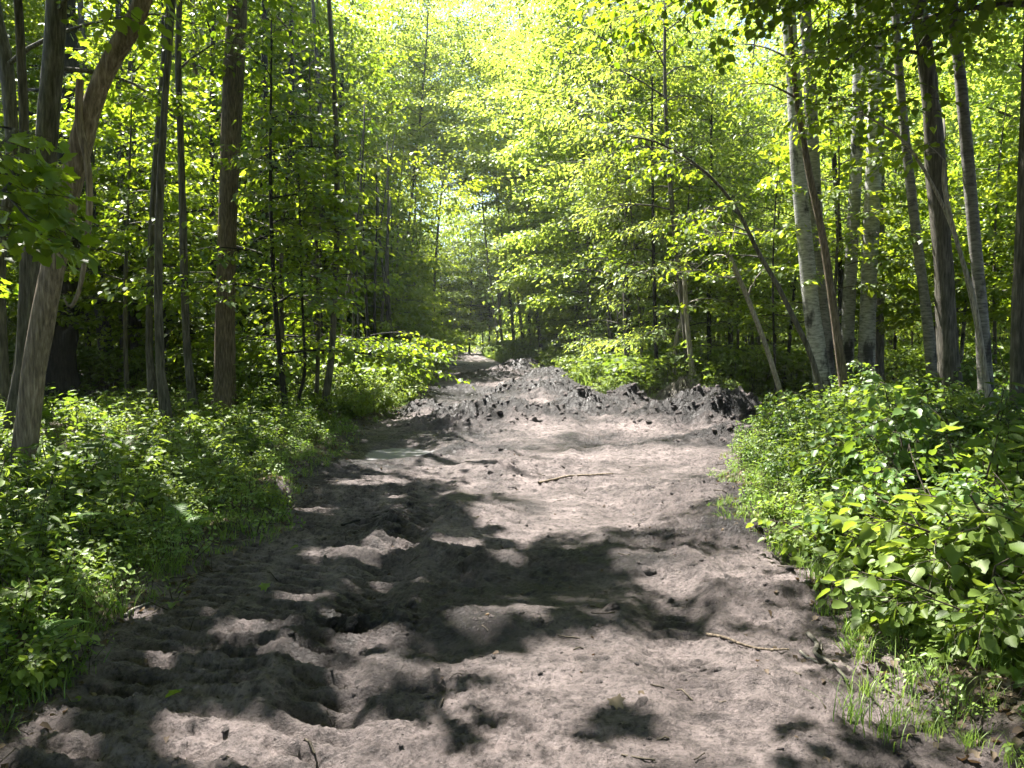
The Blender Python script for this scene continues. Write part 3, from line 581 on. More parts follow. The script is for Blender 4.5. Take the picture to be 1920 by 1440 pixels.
def place(kind, x, y):
    z = float(gz(x, y))
    sp = SPEC[kind]; H = sp['H'] * random.uniform(.82, 1.18); c = carved_needed(x, y, H, sp['Rad'])
    if c:
        P = trunk_path((x, y, z), H, (random.uniform(-.06, .06), random.uniform(-.05, .05)), sp.get('wob', .2))
        r = sp['rad'] * random.uniform(.7, 1.3) * (1 - .75 * np.linspace(0, 1, len(P)))
        o = build_tree(sp['name'], P, r, random.choice(sp['bark']), sp['key'] if math.hypot(x, y) < sp.get('hi', 0) or 'farkey' not in sp or math.hypot(x, y) < 30 else sp['farkey'], sp['z0'], sp['Rad'], sp['n'], sp['leaf'], k=8, base=sp.get('base', .5) + random.uniform(-.12, .12), **sp.get('kw', {}))
        return o, x, y, z
    L = protos.setdefault(kind, [])
    if len(L) < sp.get('nv', 4):
        o = shared_tree(sp['name'], sp['H'], sp['rad'], sp['bark'][len(L) % len(sp['bark'])], sp['key'], sp['z0'], sp['Rad'], sp['n'], sp['leaf'], base=sp.get('base', .5), **sp.get('kw', {})); L.append(o)
    else: o = copy_tree(random.choice(L))
    s = random.uniform(.82, 1.18); o.location = (x, y, z); o.rotation_euler = (0, 0, random.uniform(0, 6.28)); o.scale = (s, s, s)
    return o, x, y, z
SPEC = {
 'under_near': dict(name='young_maple', H=6.0, rad=.045, bark=['grey', 'dark'], key='maple_hi', z0=1.7, Rad=2.1, n=24, leaf=LEAF, nv=5, kw=dict(asc=.35)),
 'under': dict(name='young_maple', H=7.2, rad=.05, bark=['grey', 'dark'], key='maple_mid', farkey='maple_far', z0=1.3, Rad=2.4, n=34, leaf=LEAF, nv=6, kw=dict(asc=.35)),
 'under_r': dict(name='young_ash', H=7.0, rad=.045, bark=['grey', 'dark'], key='ash_mid', farkey='ash_far', z0=1.4, Rad=2.3, n=32, leaf=LEAFB, nv=6, kw=dict(asc=.45)),
 'tall': dict(name='tall_tree', H=18, rad=.13, bark=['grey', 'dark', 'brown'], key='maple_far', z0=2.6, Rad=3.9, n=56, leaf=LEAF, nv=6, kw=dict(asc=.6, shape='oval', gap=.36)),
 'tall_r': dict(name='tall_tree', H=18, rad=.12, bark=['grey', 'dark', 'aspen'], key='ash_far', z0=2.8, Rad=3.9, n=56, leaf=LEAFB, nv=6, kw=dict(asc=.6, shape='oval', gap=.36)),
}
KEYPX = [(1440, 1900, 15.5), (385, 470, 15), (0, 300, 8.5), (1230, 1440, 14.5)]
def blocked(x, y, m):
    u = float(proj((x, y, 1.5))[0])
    for a, b, d in KEYPX:
        mg = m * FPX / max(y, 1)
        if a - mg < u < b + mg and y < d: return True
    return False
def ok_spot(x, y, margin, m=1.2):
    return float(sdist(np.array(x), np.array(y))) < -margin and not blocked(x, y, m)
def fill(kind, n, xr, yr, margin, dmin, m=1.2, cnt=4000, wt=1.0, cond=None):
    out = []; t = 0
    while len(out) < n and t < cnt:
        t += 1; y = yr[0] + (yr[1] - yr[0]) * random.random() ** wt; x = random.uniform(*xr) if not callable(xr) else xr(y)
        if abs(x) > .78 * y + 5 or not ok_spot(x, y, margin, m) or not free(x, y, dmin): continue
        if cond and not cond(x, y): continue
        out.append(place(kind, x, y)); taken.append((x, y, 1.0))
    return out
LX = lambda y: random.uniform(-.75 * y - 3, np.interp(y, ly, lx)); RX = lambda y: random.uniform(np.interp(y, ry, rx), .75 * y + 3)
G = {}
OVER = []; ROUND = []; LEANERS = []
for sg, y, off, Rad, H in ((1, 19, 1.2, 4.2, 12), (1, 23, .9, 4.6, 14), (1, 27, 1.2, 4.8, 15), (1, 31, .8, 5, 16), (1, 36, 1.2, 5.2, 17), (1, 42, .9, 5.4, 19), (1, 49, 1.0, 5.6, 20), (1, 57, 1.0, 6, 22), (1, 66, 1.2, 6.2, 24), (1, 76, 1.2, 6.5, 24),
                          (-1, 16, 1.2, 3.0, 6.5), (-1, 20, 1.0, 3.4, 7.5), (-1, 25, 1.2, 3.8, 8.5), (-1, 30, 1.0, 4.0, 9.5), (-1, 36, 1.2, 4.4, 10.5), (-1, 43, .9, 4.8, 12), (-1, 51, 1.0, 5.2, 14), (-1, 60, 1.0, 5.6, 16), (-1, 70, 1.2, 6, 17), (-1, 80, 1.2, 6.5, 18)):
    e = float(np.interp(y, ry, rx) if sg > 0 else np.interp(y, ly, lx)); x = e + sg * (off + (1.0 if sg < 0 else .2)); z = float(gz(x, y))
    P = trunk_path((x, y, z), H, (-sg * .06, 0), .3); r = (.03 + .0045 * H) * (1 - .75 * np.linspace(0, 1, len(P)))
    o = build_tree('overhanging_tree', P, r, 'grey', ('maple' if sg < 0 else 'ash') + ('_mid' if y < 26 else '_far'), 2.0 if sg < 0 else 3.0, Rad, 44 if sg < 0 else 44, LEAF if sg < 0 else LEAFB, k=9, base=.68, asc=.45, shape='oval', gap=.36 if y > 26 else .3)
    tag(o, cat='tree', group='trees arching over the track'); OVER.append((o, x, y, z)); taken.append((x, y, 1.3))
for x, y, H, Rad, ln, zc in ((3.8, 54, 28, 7, -.15, 9), (-6.2, 60, 30, 7, .10, 13), (-6.6, 47, 24, 6, .03, 12), (-8.4, 53, 27, 6.5, .03, 13)):
    z = float(gz(x, y)); P = trunk_path((x, y, z), H, (ln, 0), .3); r = .13 * (1 - .75 * np.linspace(0, 1, len(P)))
    o = build_tree('tall_ash', P, r, 'grey', 'ash_far', zc, Rad, 52, LEAFB, carved=False, k=9, base=.75, asc=.35, shape='oval', gap=.5)
    tag(o, cat='tree', group='tall bright ashes near the far end of the track'); LEANERS.append((o, x, y, z)); taken.append((x, y, 1.3))
label_all(LEANERS, 'tall bright ash near the far track')
# crowns added on both sides, above the view, to shade the near track
for x, y, Rad, H in ((-4.9, 4.4, 3.8, 13), (-6.4, 8.6, 4.0, 15), (-5.4, 11.9, 4.2, 14), (-8.6, 5.2, 3.8, 16), (-8.9, 11.6, 3.8, 16), (-6.9, 14.6, 3.8, 16), (-3.9, 15.6, 3.4, 15), (-10.5, 14, 4, 17), (-7.0, 7.4, 3.4, 13), (-3.8, 1.0, 3.6, 13), (5.9, 7.2, 5.8, 15), (7.6, 10.2, 5.8, 16), (-5.9, 6.4, 6.2, 13), (5.4, 4.2, 4.6, 13), (8.2, 6.2, 4.5, 14), (-6.6, 9.9, 5.5, 14), (7.2, 8.6, 5, 15), (6.6, 4.8, 4.6, 14), (9.2, 8.2, 5, 16)):
    z = float(gz(x, y)); P = trunk_path((x, y, z), H, (.02, 0), .3); r = .12 * (1 - .75 * np.linspace(0, 1, len(P)))
    if y / max(1, abs(x)) > 1.3: r = r * .6
    o = build_tree('shading_tree', P, r, 'grey', 'maple_mid', max(4.6, CAMZ + .50 * math.hypot(x, y) - .5 + (1.6 if x > 0 else 0)), Rad, 34, LEAF, k=9, asc=.4, gap=.26, rlim=.6)
    tag(o, cat='tree', group='high crowned maples added to shade the near track'); OVER.append((o, x, y, z)); taken.append((x, y, 1.0))
for x, y, sd, Rad, H in ((6.8, 9.3, 3.14, 7.5, 11), (-7.0, 9.3, 0, 7.5, 11), (6.2, 6.6, 3.14, 7.0, 10), (-7.9, 11.4, 0, 7.5, 12), (8.6, 11.6, 3.14, 7.5, 12.5)):  # long limbs reaching over the track, added as extra shade casters
    z = float(gz(x, y)); P = trunk_path((x, y, z), H, (0, 0), .2); r = .10 * (1 - .75 * np.linspace(0, 1, len(P)))
    o = build_tree('shade_spreading_tree', P, r, 'grey', 'maple_mid', CAMZ + .52 * y + .3, Rad, 26, LEAF, k=9, asc=.22, droop=.12, gap=.26, rlim=.5, sides=(sd, .75))
    tag(o, cat='tree', group='high crowned maples added to shade the near track'); OVER.append((o, x, y, z)); taken.append((x, y, 1.0))
for x, y in ((5.2, 3.0), (7.5, .2), (4.6, -2.5), (8.5, 5.2), (3.2, -6.5), (-1.5, -8), (-4.8, -5.5), (-5.6, -1.8), (6.8, -6), (9.8, 8.6), (.8, -11), (-9.5, .5), (11, 2)):  # trees added around the viewpoint so their crowns cut the sky fill
    z = float(gz(x, y)); P = trunk_path((x, y, z), 17, (0, 0), .3); r = .11 * (1 - .75 * np.linspace(0, 1, len(P)))
    if len(ROUND) < 3: o = build_tree('sky_dimming_tree', P - [x, y, z], r, 'grey', 'maple_far', 5.0, 4.0, 30, LEAF, carved=False, k=8, asc=.4, gap=.36)
    else: o = copy_tree(ROUND[len(ROUND) % 3][0])
    o.location = (x, y, z); tag(o, cat='tree', group='high crowned trees added around the viewpoint to dim skylight'); ROUND.append((o, x, y, z)); taken.append((x, y, 1.0))
for i, q in enumerate(ROUND): q[0]['label'] = 'high crowned tree added to dim skylight, %s going round behind the camera' % ordinal(i)
label_all(OVER[:10], 'arching ash'); label_all(OVER[10:20], 'arching maple'); label_all(OVER[20:], 'high crowned maple added for shade')
G['a'] = fill('under_near', 12, LX, (8.5, 17), 1.3, 2.0, m=2.1)
G['b'] = fill('under', 52, LX, (16, 48), 1.0, 2.2)
for y in (14.5, 16.5, 18.5, 21, 24, 27, 31, 35, 40): x = float(np.interp(y, ly, lx)) - random.uniform(1.2, 1.9); G['b'].append(place('under', x, y)); taken.append((x, y, 1))
G['c'] = fill('under_near', 6, RX, (13, 19), 1.5, 2.0, m=.8)
G['d'] = fill('under_r', 50, RX, (16, 48), 1.0, 2.2)
for y in (20, 22.5, 25.5, 29, 33, 38, 44, 50): x = float(np.interp(y, ry, rx)) + random.uniform(1.2, 2.2); G['d'].append(place('under_r', x, y)); taken.append((x, y, 1))
G['e'] = fill('tall', 52, LX, (12, 66), 2.0, 2.1, m=.3)
G['f'] = fill('tall_r', 52, RX, (18, 66), 2.0, 2.1, m=.3)
label_all(G['a'], 'leafy near young maple'); label_all(G['b'], 'leafy young maple farther back'); label_all(G['c'], 'broad young maple'); label_all(G['d'], 'leafy young ash')
label_all(G['e'], 'tall full-crowned maple'); label_all(G['f'], 'tall full-crowned ash')
for k_, c_, g_ in (('a', 'tree', 'young maples near the camera'), ('b', 'tree', 'young maples in the left wood'), ('c', 'tree', 'young maples on the near right'), ('d', 'tree', 'young ashes in the right wood'), ('e', 'tree', 'tall trees left of the track'), ('f', 'tree', 'tall trees right of the track')):
    for q in G[k_]: tag(q[0], cat=c_, group=g_)
# trees closing the far end of the track
far = []
for x, y in ((9.5, 92), (5.5, 97), (12, 86), (3.5, 102), (14, 90)):
    o, *_r = place('tall' if x < 0 else 'tall_r', x, y); o.scale = [v * 1.25 for v in o.scale]; far.append((o, x, y, 0)); tag(o, cat='tree', group='trees closing the far end of the track')
for x, y in ((-7.5, 80), (-10, 82), (-4.8, 85), (-2.6, 84), (-.4, 86), (2.0, 85), (4.6, 83), (-12.5, 80), (7.2, 81), (-3.4, 90), (-1.2, 91), (1.2, 90), (-6, 88), (10, 82), (-9, 87), (4, 89)):
    o, *_r = place('under' if x < 0 else 'under_r', x, y); o.scale = [v * 2.1 for v in o.scale]; far.append((o, x, y, 0)); tag(o, cat='tree', group='low trees closing the far end of the track')
label_all(far, 'tall sunlit tree')

G['g'] = fill('tall', 30, lambda y: -random.uniform(.10, .46) * y, (24, 64), 1.6, 1.7, m=.3)
for q in G['g']: tag(q[0], cat='tree', group='dense crowned trees between the ridged trunk and the track'); q[0].scale = [v * 1.2 for v in q[0].scale]
label_all(G['g'], 'dense crowned maple')
# bare poles deep in the wood
poles = []
def pole_proto(h, r, b):
    P = trunk_path((0, 0, 0), h, (random.uniform(-.05, .05), random.uniform(-.05, .05)), .25, 12); root = empty('slender_trunk')
    ac = Acc(); tube(ac, P, r * (1 - .5 * np.linspace(0, 1, 12)), 7, 0, .15, True, random.random() * 9)
    for i in range(7):
        z = random.uniform(1.2, h * .8); o = np.array([np.interp(z, P[:, 2], P[:, c]) for c in range(3)]); a = random.uniform(0, 6.28); l = random.uniform(.3, 1.1)
        s = np.linspace(0, 1, 5); Q = np.stack([o[0] + math.cos(a) * l * s, o[1] + math.sin(a) * l * s, o[2] + l * .5 * s - .2 * s * s], 1); tube(ac, Q, .012 * (1 - .8 * s), 3, 0, cap=False)
    ac.build('trunk', [BARK[b]], root, True)
    return root
pp = []
for i in range(100):
    for _ in range(40):
        y = random.uniform(17, 60); x = random.uniform(-.72 * y, .72 * y)
        if float(sdist(np.array(x), np.array(y))) < -1.0 and free(x, y, .5): break
    if len(pp) < 8: o = pole_proto(random.uniform(4.5, 8), random.uniform(.03, .08), ['dark', 'grey', 'dark', 'aspen', 'brown', 'dark', 'grey', 'dark'][len(pp)]); pp.append(o)
    else: o = copy_tree(random.choice(pp))
    z = float(gz(x, y)); o.location = (x, y, z - .05); o.rotation_euler = (0, 0, random.uniform(0, 6.28)); tag(o, cat='tree', group='bare slender trunks deep in the wood'); poles.append((o, x, y, z))
label_all(poles, 'bare slender trunk deep in')

# the distant wood: one mass
def distant():
    ac = Acc(); n = 80000
    y = rng.uniform(58, 135, n); side = rng.choice([-1, 1], n); x = rng.uniform(-1, 1, n) * (.8 * y + 6)
    z = rng.uniform(0, 1, n) ** 1.25 * (31 + 6 * pn(x * .08, y * .08, 3))
    s = sdist(x, y); keep = ((s < -1.5) | (y > 104)) & (pn(x * .2 + z * .12, y * .2 + z * .23, 7) > -.22)
    keep &= ~((np.abs(x + .84 * (y - 84)) < 15) & (y > 76) & (y < 120) & (z > 6)); x, y, z = x[keep], y[keep], z[keep]; m = len(x)
    tp = [spray_tpl('far', 12, .30, 1.3, False, .5) for _ in range(3)]
    pos = np.stack([x, y, z], 1); scatter(ac, tp, pos, Rm(rng.uniform(0, 6.28, m), rng.normal(.1, .4, m), rng.normal(0, .4, m)), rng.uniform(.8, 1.5, m), .5 + .35 * pn(x * .3, z * .3, 2) + rng.uniform(-.15, .15, m))
    for i in range(170):
        yy = random.uniform(56, 120); xx = random.uniform(-.75 * yy, .75 * yy)
        if float(sdist(np.array(xx), np.array(yy))) > -1.5 and yy < 104: continue
        P = trunk_path((xx, yy, 0), random.uniform(12, 18)); tube(ac, P, np.linspace(random.uniform(.08, .2), .03, len(P)), 5, 2, cap=False)
    o = ac.build('distant_wood', [LEAFB, TWIG, BARK['dark']]); tag(o, 'hazy sunlit wood seen far beyond the nearer trees', 'woodland', kind='stuff')
distant()

# overhanging maple branch coming in from the left, close to the camera
def near_branch():
    root = empty('young_maple', (-3.3, 2.0, float(gz(-3.3, 2.0))))
    P = trunk_path((-3.3, 2.0, float(gz(-3.3, 2.0))), 4.2, (0, 0), .1); tr = Acc(); tube(tr, P, .035 * (1 - .7 * np.linspace(0, 1, 14)), 8, 0, .1, True, 2)
    spr = []
    for a, b, d in (((-60, 300, 2.7), (60, 440, 2.6), .0), ((-60, 380, 2.7), (90, 520, 2.5), .1), ((-80, 440, 2.9), (20, 500, 2.8), .1), ((-80, 350, 2.9), (40, 395, 3.0), .1)):
        p0 = at(*a); p1 = at(*b); Q = curve(np.array([[-3.3, 2.0, 1.9 + .3 * d], p0, (p0 + p1) / 2 + [0, 0, .03], p1]), 12); tube(tr, Q, np.linspace(.012, .003, 12), 4, 0, cap=False)
        for i in range(5, 12):
            spr.append((*Q[i], random.uniform(-1.0, .6), random.uniform(.1, .5), random.gauss(0, .25), random.uniform(.38, .55)))
    limbs_on(tr, P, .03 * np.ones(14), 3.3, 1.2, 5, spr, sides=(3.1, 1.0))
    tr.build('trunk', [BARK['grey']], root, True, off=P[0]); crown_acc(spr, 'maple_hi', False, .55).build('crown', [LEAF, TWIG], root, off=P[0])
    tag(root, 'maple branch with big leaves reaching in at the left frame edge', 'tree')
near_branch()

# ------------------------------------------------------------------ undergrowth
def fern_tpl():
    ac = Acc(); nf = random.randint(7, 10)
    for f in range(nf):
        a = f * 6.283 / nf + random.uniform(-.3, .3); Ln = random.uniform(.45, .75); up = random.uniform(.7, 1.2); N = 22; s = np.linspace(0, 1, N)
        rr_ = Ln * s * .95; zz = Ln * (up * s - .85 * up * s ** 2.2)
        C = np.stack([math.cos(a) * rr_, math.sin(a) * rr_, zz], 1); tube(ac, C, np.linspace(.004, .001, N), 3, 1, cap=False)
        side = np.array([-math.sin(a), math.cos(a), 0]); D = np.gradient(C, axis=0); D /= np.linalg.norm(D, axis=1)[:, None]
        for i in range(3, N):
            w_ = Ln * .23 * math.sin(min(1, (i - 1) / (N * .45)) * math.pi / 2) * (1 - (i / N) ** 2.2) + .008
            for sg in (-1, 1):
                q = C[i]; e = side * sg * w_ + D[i] * w_ * .35 + np.array([0, 0, -.12 * w_]); hw = Ln * .019
                ac.add([q - D[i] * hw, q + e * .5 - D[i] * hw * 1.1, q + e, q + e * .5 + D[i] * hw * 1.1, q + D[i] * hw], [0, 1, 2, 3, 4] if sg > 0 else [4, 3, 2, 1, 0], [5], 0, .5 + random.uniform(-.15, .15))
    return ac
def herb_tpl(kind='oval', L=.07, h=.28, stems=3, per=5):
    ac = Acc()
    for s_ in range(stems):
        a = random.uniform(0, 6.28); rr_ = random.uniform(.02, .14); H = h * random.uniform(.6, 1.15); s = np.linspace(0, 1, 5)
        C = np.stack([math.cos(a) * rr_ * (.3 + s), math.sin(a) * rr_ * (.3 + s), H * s], 1); tube(ac, C, np.linspace(.004, .002, 5), 3, 1, cap=False)
        for i in range(per):
            t = .4 + .6 * i / max(1, per - 1); q = np.array([np.interp(t, s, C[:, c]) for c in range(3)]); y0 = i * 2.4 + random.uniform(-.4, .4)
            for dy in ((-.0,) if i < per - 1 else (-1.2, 0, 1.2)):
                V, Lp, T = one_leaf(kind, L * random.uniform(.6, 1.2), random.uniform(.1, .35), random.uniform(.1, .5)); M = Rm(np.array(y0 + dy), np.array(random.gauss(-.05, .35)), np.array(random.gauss(0, .35)))
                ac.add((V + [L * .4, 0, 0]) @ M.T + q, Lp, T, 0, random.uniform(-.2, .2))
    return ac
def tup(ac): return (np.concatenate(ac.V), np.concatenate(ac.L), np.concatenate(ac.T), np.concatenate(ac.M), np.concatenate(ac.A))
HERBS = [herb_tpl('oval', .06, .26, 3, 6), herb_tpl('big', .065, .22, 3, 4), herb_tpl('oval', .042, .2, 4, 6), herb_tpl('narrow', .085, .36, 2, 9), herb_tpl('maple', .08, .22, 3, 3), herb_tpl('narrow', .055, .30, 4, 7), herb_tpl('maple', .06, .34, 3, 6)]
HT = [tup(h) for h in HERBS]
HF = [tup(herb_tpl('far', .13, .5, 2, 4)) for _ in range(4)]
def ground_cover():
    for nm, sgn, lb in (('ground_cover', -1, 'low green herbs and seedlings covering the floor left of the track'), ('ground_cover', 1, 'low green herbs and seedlings covering the floor right of the track')):
        ac = Acc()
        n = 9000; y = np.exp(rng.uniform(math.log(2.2), math.log(24), n)); e = np.interp(y, ly, lx) if sgn < 0 else np.interp(y, ry, rx)
        off = rng.exponential(1.0, n) * (1.3 + .20 * y) - .15; x = e + sgn * off; s = sdist(x, y)
        dens = pn(x * .9, y * .9, 33 + sgn) + .35 * pn(x * 3, y * 3, 34)
        near = (y < 7.5) & (sgn > 0)
        keep = (s < -.02) & (rng.random(n) < sst(-.05, .7, -s) + .12) & (dens > -.28) & (rng.random(n) < np.where(near & (off < 1.0), .25, 1.0))
        x, y, s = x[keep], y[keep], s[keep]; m = len(x); sc = (.42 + (.36 if sgn < 0 else .55) * sst(0, 1.6, -s)) * np.clip(rng.lognormal(-.05, .38, m), .4, 2.2)
        scatter(ac, HT, np.stack([x, y, gz(x, y) - .01], 1), Rm(rng.uniform(0, 6.28, m), rng.normal(0, .12, m), rng.normal(0, .12, m)), sc, .48 + .4 * pn(x * .8, y * .8, 36) + rng.uniform(-.3, .3, m))
        n = 9000; y = rng.uniform(18, 75, n) if sgn < 0 else rng.uniform(18, 75, n); e = np.interp(y, ly, lx) if sgn < 0 else np.interp(y, ry, rx)
        x = e + sgn * rng.uniform(0, 1, n) ** 1.3 * (.75 * y); s = sdist(x, y); keep = (s < -.1) & (pn(x * .4, y * .4, 39) > -.25); x, y = x[keep], y[keep]; m = len(x)
        scatter(ac, HF, np.stack([x, y, gz(x, y)], 1), Rm(rng.uniform(0, 6.28, m), rng.normal(0, .12, m), rng.normal(0, .12, m)), rng.uniform(.7, 1.9, m), .5 + .4 * pn(x * .3, y * .3, 36))
        o = ac.build(nm, [LEAFC, TWIG]); tag(o, lb, 'ground cover', kind='stuff')
ground_cover()
def edge_grass():
    ac = Acc(); T = [tup(grass_tpl(.13, 14, .10, .0028)) for _ in range(5)] + HT[2:3]; n = 5200; y = np.exp(rng.uniform(math.log(2.2), math.log(20), n)); sg = rng.choice([-1, 1], n)
    x = np.where(sg < 0, np.interp(y, ly, lx), np.interp(y, ry, rx)) + sg * rng.normal(.25, .38, n); ss = sdist(x, y); ok = (ss < .3) & (ss > -1.2) & (pn(x * 1.6, y * 1.6, 150) > -.12); x, y = x[ok], y[ok]; m = len(x)
    scatter(ac, T, np.stack([x, y, gz(x, y) - .005], 1), Rm(rng.uniform(0, 6.28, m), rng.normal(0, .3, m), rng.normal(0, .3, m)), rng.uniform(.35, 1.1, m), .4 + rng.uniform(-.3, .3, m))
    tag(ac.build('edge_grass', [GRASS, TWIG]), 'thin matted grass and sprouts fringing both edges of the mud', 'grass', kind='stuff')
def debris():
    ac = Acc(); V, L_, T = one_leaf('mid', .04, .4, .9)
    n = 700; y = np.exp(rng.uniform(math.log(2.1), math.log(14), n)); x = rng.uniform(np.interp(y, ly, lx), np.interp(y, ry, rx)); ok = rng.random(n) < .25 + .75 * sst(.9, .1, sdist(x, y)); x, y = x[ok], y[ok]; m = len(x)
    scatter(ac, [(V, np.array(L_), np.array(T), np.zeros(2, int), np.zeros(len(V)))], np.stack([x, y, gz(x, y) + .008], 1), Rm(rng.uniform(0, 6.28, m), rng.normal(0, .25, m), rng.normal(0, .25, m)), rng.uniform(.4, 1.0, m), rng.uniform(0, .6, m))
    for i in range(150):
        yy = math.exp(random.uniform(math.log(2.1), math.log(14))); xx = random.uniform(float(np.interp(yy, ly, lx)), float(np.interp(yy, ry, rx))); a = random.uniform(0, 6.28); l = random.uniform(.03, .14)
        s_ = np.linspace(-.5, .5, 4); X = xx + math.cos(a) * l * s_; Y = yy + math.sin(a) * l * s_; tube(ac, np.stack([X, Y, gz(X, Y) + .006 + rng.normal(0, .004, 4)], 1), random.uniform(.0015, .005), 4, 1)
    tag(ac.build('trodden_debris', [DRY, TWIG]), 'small bits of twig and old leaf trodden into the mud', 'debris', kind='stuff')
def litter():
    ac = Acc(); n = 26000; y = np.exp(rng.uniform(math.log(2.0), math.log(22), n)); sg = rng.choice([-1, 1], n); e = np.where(sg < 0, np.interp(y, ly, lx), np.interp(y, ry, rx))
    x = e + sg * (rng.exponential(1.2, n) * (1 + .12 * y) - .35); ok = sdist(x, y) < rng.uniform(-.1, .45, n) ** 3 * 6; x, y = x[ok], y[ok]; m = len(x)
    V, L_, T = one_leaf('mid', .042, .4, .9); V2, L2, T2 = one_leaf('maple', .045, .3, 1.0)
    scatter(ac, [(V, np.array(L_), np.array(T), np.zeros(2, int), np.zeros(len(V))), (V2, np.array(L2), np.array(T2), np.zeros(2, int), np.zeros(len(V2)))], np.stack([x, y, gz(x, y) + .012], 1), Rm(rng.uniform(0, 6.28, m), rng.normal(0, .25, m), rng.normal(0, .25, m)), rng.uniform(.5, 1.3, m), rng.uniform(0, 1, m))
    for i in range(420):
        yy = math.exp(random.uniform(math.log(2.2), math.log(16))); sg_ = random.choice((-1, 1)); xx = (np.interp(yy, ly, lx) if sg_ < 0 else np.interp(yy, ry, rx)) + sg_ * (random.expovariate(.9) - .3); a = random.uniform(0, 6.28); l = random.uniform(.08, .4)
        s_ = np.linspace(-.5, .5, 4); X = xx + math.cos(a) * l * s_; Y = yy + math.sin(a) * l * s_; P = np.stack([X, Y, gz(X, Y) + .012 + rng.normal(0, .006, 4)], 1); tube(ac, P, random.uniform(.002, .005), 3, 1)
    o = ac.build('leaf_litter', [DRY, TWIG]); tag(o, 'brown dead leaves and bits of twig strewn along both banks', 'leaf litter', kind='stuff')
litter()
def clods():
    import bmesh
    T = []
    for k in range(7):
        bm = bmesh.new(); bmesh.ops.create_icosphere(bm, subdivisions=3 if k < 3 else 2, radius=1); V = np.array([v.co[:] for v in bm.verts]); F = np.array([[v.index for v in f.verts] for f in bm.faces]); bm.free()
        q = V * (1 + .55 * pn(V[:, 0] * 1.6 + k * 3, V[:, 1] * 1.6 + V[:, 2] * 1.3, k)[:, None] + .35 * pn(V[:, 0] * 4 + k, V[:, 2] * 4 + V[:, 1] * 3, k + 9)[:, None]); q = q * np.array([1, random.uniform(.6, .9), random.uniform(.4, .65)])
        T.append((q, F.ravel(), np.full(len(F), 3), np.zeros(len(F), int), np.ones(len(q))))
    P = []; S = []
    for (bx, by, ax, ay, h, r) in BUMPS:
        n = int((110 if h > .15 else 30) * (ax * ay) ** .5 * r + 8); x = rng.normal(bx, ax * .65, n); y = rng.normal(by, ay * .7, n); P.append(np.stack([x, y], 1)); S.append(np.minimum(rng.lognormal(-3.5, .5, n), .09) * (.55 + .6 * min(1.0, h / .3)))
    n = 1500; y = np.exp(rng.uniform(math.log(2.2), math.log(26), n)); x = rng.uniform(np.interp(y, ly, lx), np.interp(y, ry, rx)); P.append(np.stack([x, y], 1)); S.append(np.minimum(rng.lognormal(-4.7, .55, n), .05))
    P = np.concatenate(P); S = np.concatenate(S); ok = (sdist(P[:, 0], P[:, 1]) > -.05)
    for (bx, by, ax, ay, h) in DIPW: ok &= (((P[:, 0] - bx) / ax) ** 2 + ((P[:, 1] - by) / ay) ** 2) > 1.1
    P = P[ok]; S = S[ok]; m = len(P); ac = Acc()
    scatter(ac, T, np.concatenate([P, (gz(P[:, 0], P[:, 1]) - S * .2)[:, None]], 1), Rm(rng.uniform(0, 6.28, m), rng.normal(0, .4, m), rng.normal(0, .4, m)), S, np.zeros(m))
    o = ac.build('mud_clods', [SOIL], smooth=True); wa = o.data.attributes.new('wet', 'FLOAT', 'POINT'); wa.data.foreach_set('value', np.full(len(o.data.vertices), .4, np.float32))
    o['kind'] = 'stuff'; tag(o, 'loose grey mud clods thrown up over the churned track', 'mud clods', kind='stuff')
clods()

# ferns
FP = []
for i in range(4):
    r_ = empty('fern'); fern_tpl().build('fronds', [FERN, TWIG], r_); FP.append(r_)
ferns = []; spots = [gp(150, 905, .2), gp(290, 960, .2), gp(40, 1215, .15), gp(380, 935, .2), gp(230, 830, .3), gp(90, 800, .3), gp(330, 850, .2), gp(480, 800, .2), gp(330, 990, .15), gp(70, 1010, .2), gp(560, 770, .2)]
while len(spots) < 46:
    y = math.exp(random.uniform(math.log(4), math.log(17))); x = np.interp(y, ly, lx) - random.uniform(.5, 1.0 + .5 * y)
    if abs(x) < .72 * y + 1: spots.append(np.array([x, y, 0]))
for i, p in enumerate(spots):
    o = FP[i] if i < 4 else copy_tree(random.choice(FP)); z = float(gz(p[0], p[1])); s = random.uniform(.5, .85); o.location = (p[0], p[1], z - .01); o.scale = (s, s, s); o.rotation_euler = (random.gauss(0, .08), random.gauss(0, .08), random.uniform(0, 6.28))
    tag(o, cat='fern', group='ferns left of the track'); ferns.append((o, p[0], p[1], z))
label_all(ferns, 'green fern')

# shrubs
def shrub_proto(name, H, Rad, stems, key, leafm, base=.5, sc=1.0, per=7):
    root = empty(name); tr = Acc(); spr = []
    for i in range(stems):
        a = i * 2.4 + random.uniform(-.5, .5); L = Rad * random.uniform(.25, 1.15); h = H * random.uniform(.45, 1.15) * (1.1 - .35 * L / Rad); s = np.linspace(0, 1, 7)
        C = np.stack([math.cos(a) * L * s ** 1.3, math.sin(a) * L * s ** 1.3, h * (1.35 * s - .35 * s * s)], 1); C[:, :2] += rng.normal(0, .02, (7, 2)) * s[:, None]
        tube(tr, C, np.linspace(.012, .004, 7), 4, 0, cap=False)
        for j in range(per):
            t = .3 + .7 * (j + random.random() * .6) / per; q = np.array([np.interp(min(t, 1), s, C[:, c]) for c in range(3)]); ya = a + random.uniform(-1.6, 1.6)
            spr.append((q[0], q[1], q[2], ya, random.gauss(.12, .25), random.gauss(0, .25), random.uniform(.7, 1.15) * sc))
    tr.build('stems', [TWIG], root, True); crown_acc(spr, key, False, base).build('foliage', [leafm, TWIG], root)
    return root
